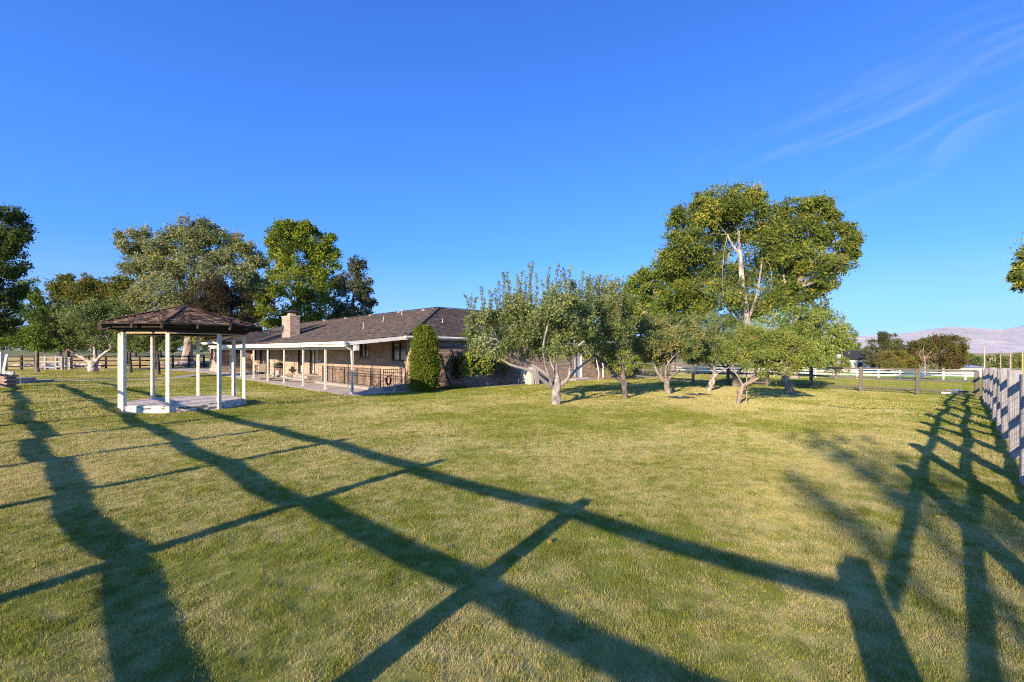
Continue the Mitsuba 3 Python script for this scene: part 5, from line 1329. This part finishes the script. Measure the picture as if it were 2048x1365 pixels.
m = MB(); n = 1500; b0 = gnd(*H(20.55, 15.7, 0)[:2]); rr_ = np.random.default_rng(6); q = rr_.normal(0, 1, (n, 3)); pos = b0 + np.outer(q[:, 0], V) * .55 + np.outer(q[:, 1], U) * .12 + np.outer(np.abs(q[:, 2]), UP) * .08
leaf_mesh(m, pos, UP + rr_.normal(0, .6, (n, 3)), rr_.normal(0, 1, (n, 3)), rr_.uniform(.05, .09, n), palette(rr_, n, VINE, [.3, .3, .25, .15]), .5); m.put(gc, 'leaf')

# trees and the bare sapling behind the camera, out of view: they cast the soft shadows on the lawn
def bare_tree():
    t = thing('bare_tree', 'tall thin bare tree well behind the camera whose upper branches shade the lawn', 'tree'); r = np.random.default_rng(77)
    B = gnd(-6.2, -13.2); m = MB(); limb(m, [B - UP * .1, B + UP * 2.5 + [.05, .05, 0], B + UP * 5.0], .11, .05, (.2, .16, .13), r); m.part(t, 'trunk', 'matte', True)
    m, lm = MB(), MB(); top = B + UP * 4.9
    for (x0, y0, z0, x1, y1, z1) in ((-5.7, -12.5, 5.6, -6.6, -11.9, 7.0), (-4.7, -11.8, 5.6, -5.2, -11.3, 6.7), (-6.5, -12.6, 5.5, -7.1, -12.6, 6.1), (-5.2, -12.2, 5.6, -6.0, -11.7, 6.8), (-4.2, -11.4, 5.5, -4.3, -10.7, 6.5), (-5.6, -12.0, 5.9, -5.8, -11.4, 7.0)):
        p_ = limb(m, [top, (x0, y0, z0 + .2), (x1, y1, z1 + .2)], .055, .014, (.2, .16, .13), r)
        for j in range(6):
            a = p_[r.integers(3, 9)]; limb(m, [a, a + r.normal(0, .16, 3) + UP * .2, a + r.normal(0, .22, 3) + UP * .42], .014, .006, (.2, .16, .13), r, 4)
        n = 520; k_ = 4 + (r.random(n) ** 1.5 * 4.99).astype(int); pos = p_[k_] + r.normal(0, .085, (n, 3)); leaf_mesh(lm, pos, r.normal(0, 1, (n, 3)), r.normal(0, 1, (n, 3)), r.uniform(.05, .10, n), np.tile([[.12, .15, .04]], (n, 1)), .5)
    m.part(t, 'branches', 'matte', True); lm.part(t, 'leaves', 'leaf')
bare_tree()
for i, (x, y, h) in enumerate(((-29, 13, 2.8), (-33, 9, 4.2), (-41, 12, 4.2))):
    r = np.random.default_rng(90 + i); B = gnd(x, y); t = thing('roadside_tree', ['bushy tree left of the view, nearest the fence', 'bushy tree left of the view, farther along', 'taller bushy tree left of the view'][i], 'tree')
    m = MB(); limb(m, [B - UP * .1, B + UP * h * .3, B + UP * h * .6], .16, .06, (.16, .13, .11), r); m.part(t, 'trunk', 'matte', True)
    m = MB(); n = 6000; q = unit(r.normal(0, 1, (n, 3))) * r.random((n, 1)) ** .33 * [h * .33, h * .33, h * .33]; leaf_mesh(m, B + UP * h * .66 + q, r.normal(0, 1, (n, 3)), r.normal(0, 1, (n, 3)), r.uniform(.10, .18, n), palette(r, n, ELM, EP)); m.part(t, 'crown', 'leaf')

# ------------------------------------------------------------------ left background: rail fence, gate, stones, steps
lf = [ground_at(px, py)[:2] for px, py in ((12, 730), (44, 729), (72, 729), (100, 728.5), (125, 728))]
FD = 48.0
pl_ = [at(px, FD)[:2] for px in (-25, 12, 43, 71)]
fence('rail_fence', 'dark three rail fence at the far left before the golden field', pl_, 1.5, (1.40, .92, .35), 1, size=.18, seed=31, rail_h=.14, pcol=(.05, .047, .045), bsdf='matte', railmat='matte')
pg = [at(px, FD)[:2] for px in (73, 91, 113, 124)]
fence('pale_gate_fence', 'pale grey rail fence and gate section at the far left', pg, 1.45, (1.34, .86, .30), 1, size=.17, seed=32, rail_h=.11, pcol=(.34, .34, .34), bsdf='matte', railmat='matte')
gt = thing('field_gate', 'pale gate with close upright bars right of the grey rail fence', 'gate')
for k in range(6):
    q = gnd(*at(127 + 2.6 * k, FD + .3)[:2]); m = MB(); add_box(m, wbox(q, .05, .05, 1.35), (.36, .36, .37)); m.part(gt, 'upright')
for z in (.15, .7, 1.3):
    a_, b_ = gnd(*at(126.5, FD + .3)[:2]), gnd(*at(141, FD + .3)[:2]); m = MB(); add_box(m, bar(a_ + UP * z, b_ + UP * z, .03, .07), (.36, .36, .37)); m.part(gt, 'rail')
pf_ = [at(px, FD + 2 + k * .8)[:2] for k, px in enumerate((143, 178, 212, 246, 280, 313, 346, 378, 408))]
fence('rail_fence', 'dark rail fence running behind the apple tree and gazebo', pf_, 1.5, (1.40, .92, .35), 1, size=.18, seed=33, rail_h=.14, pcol=(.05, .046, .042), bsdf='matte', railmat='matte')


def rock(center, s, r, col, label, group):
    t = thing('boulder', label, 'rock', group)
    m = trimesh.creation.icosphere(2); v = np.array(m.vertices)
    v = v * (1 + .5 * (meshkit.fbm(v * 1.4 + r.uniform(0, 50, 3), 3) - .5)[:, None])
    for _ in range(5):
        n = unit(r.normal(0, 1, 3)); d = v @ n; v = v - np.outer(np.maximum(d - .62, 0) * .9, n)
    a = r.uniform(0, np.pi); Rm = np.array([[math.cos(a), -math.sin(a), 0], [math.sin(a), math.cos(a), 0], [0, 0, 1]])
    v = (v * s) @ Rm.T + center + UP * s[2] * .25
    nz = meshkit.fbm(v * 3, 3)[:, None]
    MB().add(v, m.faces, np.asarray(col) * (.7 + .6 * nz)).put(t)


rr_ = np.random.default_rng(44)
RC = [(.42, .38, .34), (.34, .31, .29), (.46, .37, .30), (.25, .23, .22), (.40, .30, .24)]
for i, px in enumerate(np.arange(27, 205, 6.2)):
    py = np.interp(px, [25, 60, 90, 120, 160, 205], [732.5, 734, 738, 737.5, 735, 734.5]) + rr_.uniform(-.8, .8)
    q = ground_at(px, py); w = rr_.uniform(.22, .50)
    rock(q, np.array([w * 1.3, w, w * .6]), rr_, RC[rr_.integers(5)], 'rough stone edging the pond at the far left', 'stones edging the pond near side')
for i, px in enumerate(np.arange(40, 210, 8.5)):
    py = np.interp(px, [25, 80, 140, 210], [730.5, 730.5, 730, 731]) + rr_.uniform(-.5, .5)
    q = ground_at(px, py); w = rr_.uniform(.25, .45)
    rock(q, np.array([w * 1.4, w, w * .55]), rr_, RC[rr_.integers(5)], 'stone in the far rim of the pond', 'stones edging the pond far side')
for i, px in enumerate(np.arange(305, 418, 5.6)):
    py = 733 + rr_.uniform(-1.2, 1.2)
    q = at(px, 57); q = gnd(q[0], q[1]); w = rr_.uniform(.3, .55)
    rock(q + UP * .15, np.array([w, w * .8, w * .8]), rr_, RC[rr_.integers(5)] * np.array(.8), 'dark stone in the low rock edge by the poplar trunk', 'stones by the poplar trunk')
m = MB(); pts_ = [ground_at(px, py) for px, py in ((60, 734.0), (95, 736.3), (130, 735.6), (170, 733), (200, 733), (215, 732.5), (180, 731.2), (130, 731), (90, 731.2), (60, 731.8))]
c_ = np.mean(pts_, 0); v = np.vstack([[c_], pts_]) * [1, 1, 0] + UP * (c_[2] + .10)
m.add(v, [(0, 1 + (k + 1) % 10, 1 + k) for k in range(10)], (.05, .05, .045)); m.put('pond', 'gloss'); labels['pond'] = {'label': 'shallow dark pond between the edging stones', 'kind': 'structure', 'category': 'pond'}

bp = thing('brick_planter', 'small brick pier with stones on top at the left edge of the view', 'planter')
q = ground_at(4, 776); ex = np.array([1., 0, 0]); ey = np.array([0, 1., 0])
for i in range(7):
    for k in range(3):
        for side in (0,):
            m = MB(); add_box(m, box_v(q + ex * (-.55 + k * .27 - (.13 if i % 2 else 0)) + UP * (i * .10 - .05), ex * .26, ey * .6, UP * .092), BRICK[rr_.integers(5)] * .9); m.part(bp, 'brick')
for k in range(3):
    rock(q + np.array([-.45 + .3 * k, .3, .72]), np.array([.2, .17, .12]), rr_, (.5, .46, .42), ['loose pale stone on the brick pier, left one', 'loose pale stone on the brick pier, middle one', 'loose pale stone on the brick pier, right one'][k], 'stones on the brick pier')
pz = thing('white_post', 'tall white painted post standing behind the brick pier at the left edge', 'post')
m = MB(); q2 = at(1, 27.0); add_box(m, wbox(gnd(q2[0], q2[1]), .22, .2, 1.95), (.62, .60, .56)); m.put(pz, 'worn_paint')
lb = thing('leaning_board', 'grey board leaning against the white post', 'board')
m = MB(); a_ = at(6, 26.6, 745); b_ = at(14, 26.9, 709); a_[2] = gnd(*a_[:2])[2] + .65; add_box(m, bar(a_, b_, .05, .16, np.array([1., 0, 0])), (.42, .40, .38)); m.put(lb, 'matte')
for i, (px, py, w, dpt, h) in enumerate(((27, 768.5, .85, .9, .36), (58, 766, 1.15, 1.0, .14))):
    t = thing('stone_step', ['grey stone step block beside the brick pier', 'low flat stone slab at the start of the path'][i], 'step')
    q = ground_at(px, py); m = MB(); add_box(m, wbox(q + UP * -.08 + ey * dpt / 2, w, dpt, h + .08), (.3, .29, .28)); m.put(t, 'concrete')

# ------------------------------------------------------------------ right background: white fence, barn, poles
wf = thing('white_board_fence', 'long white painted board fence across the right pasture', 'fence')
WD = 62.0
wx = np.arange(10, 66, 2.6)
for k, x in enumerate(wx):
    q = gnd(x, WD + (40 - x) * .12); m = MB(); add_box(m, wbox(q, .13, .13, 1.42), (.72, .71, .69)); m.part(wf, 'post', 'satin')
    if k < len(wx) - 1:
        q2 = gnd(wx[k + 1], WD + (40 - wx[k + 1]) * .12)
        for hz in (1.28, .92, .56):
            m = MB(); add_box(m, bar(q + UP * hz - ey * .09, q2 + UP * hz - ey * .09, .03, .15), (.74, .73, .71)); m.part(wf, 'board', 'satin')
barn = thing('white_barn', 'low white building with a black roof beyond the white fence', 'building')
q = at(1722, 88); zb = gnd(q[0], q[1])[2]
m = MB(); add_box(m, box_v(np.array([q[0] - 4.2, 88, zb - .2]), ex * 8.0, ey * 6, UP * 3.05), (.68, .68, .66)); m.part(barn, 'wall', 'satin')
m = MB(); y0, y1, ym = 87.5, 94.5, 91.0; x0, x1 = q[0] - 4.7, q[0] + 4.3; ze_, zr_ = zb + 2.65, zb + 4.25
v = [(x0, y0, ze_), (x1, y0, ze_), (x1, ym, zr_), (x0, ym, zr_), (x0, y1, ze_), (x1, y1, ze_)]; v = v + [(a, b, c - .12) for a, b, c in v]
m.add(v, [(0, 1, 2), (0, 2, 3), (3, 2, 5), (3, 5, 4), (0, 6, 7), (0, 7, 1), (6, 9, 8), (6, 8, 7), (9, 10, 11), (9, 11, 8), (0, 3, 9), (0, 9, 6), (3, 4, 10), (3, 10, 9), (1, 7, 8), (1, 8, 2), (2, 8, 11), (2, 11, 5)], (.035, .035, .04)); m.part(barn, 'roof')
for k in range(3):
    m = MB(); add_box(m, box_v(np.array([q[0] - 3.2 + 2.5 * k, 87.96, zb + 1.0]), ex * 1.0, ey * .06, UP * 1.0), (.05, .05, .055)); m.part(barn, 'window', 'gloss')
wb = thing('white_board', 'small white backboard on a pole beyond the fence', 'sign')
q = at(1674, 70); zb = gnd(q[0], q[1])[2]; m = MB(); tube(m, [[q[0], q[1], zb], [q[0], q[1], E - .9]], .06, (.4, .4, .4), 6); m.part(wb, 'pole'); m = MB(); add_box(m, wbox([q[0], q[1] - .1, E - 1.2], 1.05, .05, .62), (.74, .74, .72)); m.part(wb, 'board', 'satin')
sd = thing('long_shed', 'low shed with a blue grey roof before the distant trees', 'shed')
q = at(1942, 98); zb = gnd(q[0], q[1])[2]; m = MB(); add_box(m, box_v(np.array([q[0] - 2.2, 98, zb]), ex * 4.6, ey * 4, UP * 2.0), (.42, .40, .36)); m.part(sd, 'wall')
m = MB(); add_box(m, box_v(np.array([q[0] - 2.5, 97.6, zb + 2.0]), ex * 5.2, ey * 4.8 + UP * .5, UP * .1), (.22, .27, .36)); m.part(sd, 'roof', 'satin')
for i, (px, top, d, c) in enumerate(((1969, 693, 120, (.45, .38, .30)), (1980, 716, 170, (.35, .29, .24)), (1984, 714, 165, (.42, .28, .20)), (1990, 712, 160, (.4, .33, .28)), (2001, 709, 140, (.35, .26, .2)), (2021, 704, 110, (.33, .29, .25)), (2045, 704, 100, (.48, .36, .15)))):
    t = thing('utility_pole', ['tall pale utility pole, leftmost of the row at the right', 'short utility pole close to the right of the tallest pale pole', 'short reddish utility pole, left one of the close pair', 'short utility pole, right one of the close pair of thin poles', 'medium brown utility pole left of the two tall right hand poles', 'tall grey brown utility pole second from the right edge', 'tall yellowish utility pole nearest the right edge of the view'][i], 'utility pole', 'row of utility poles at the right')
    q = at(px, d, top); b_ = gnd(q[0], q[1]); m = MB(); tube(m, [b_, q], [.17, .12], c, 7); m.part(t, 'pole'); m = MB(); add_box(m, wbox(q - UP * .6, 1.5, .08, .1, .3), np.array(c) * .8); m.part(t, 'crossarm')

# fallen leaves under and around the fruit trees
m = MB(); r = np.random.default_rng(300); n = 900
q = np.concatenate([r.normal(0, 1, (n // 2, 2)) * [4.5, 4] + [6, 19.5], np.stack([r.uniform(-9, 18, n // 2), r.uniform(4, 26, n // 2)], 1)]); q = q[~shapely.contains_xy(MASK, q[:, 0], q[:, 1])]; k = len(q)
pos = np.c_[q, gz(q[:, 0], q[:, 1]) + .035]
leaf_mesh(m, pos, r.normal(0, 1, (k, 3)) * [1, 1, .25], UP + r.normal(0, .4, (k, 3)), r.uniform(.04, .075, k), palette(r, k, [(.42, .32, .10), (.30, .18, .07), (.22, .14, .07), (.30, .30, .09)], [.3, .3, .25, .15]), .6)
m.put('fallen_leaves', 'leaf'); labels['fallen_leaves'] = {'label': 'few yellow and brown fallen leaves scattered over the lawn', 'kind': 'stuff', 'category': 'leaves'}
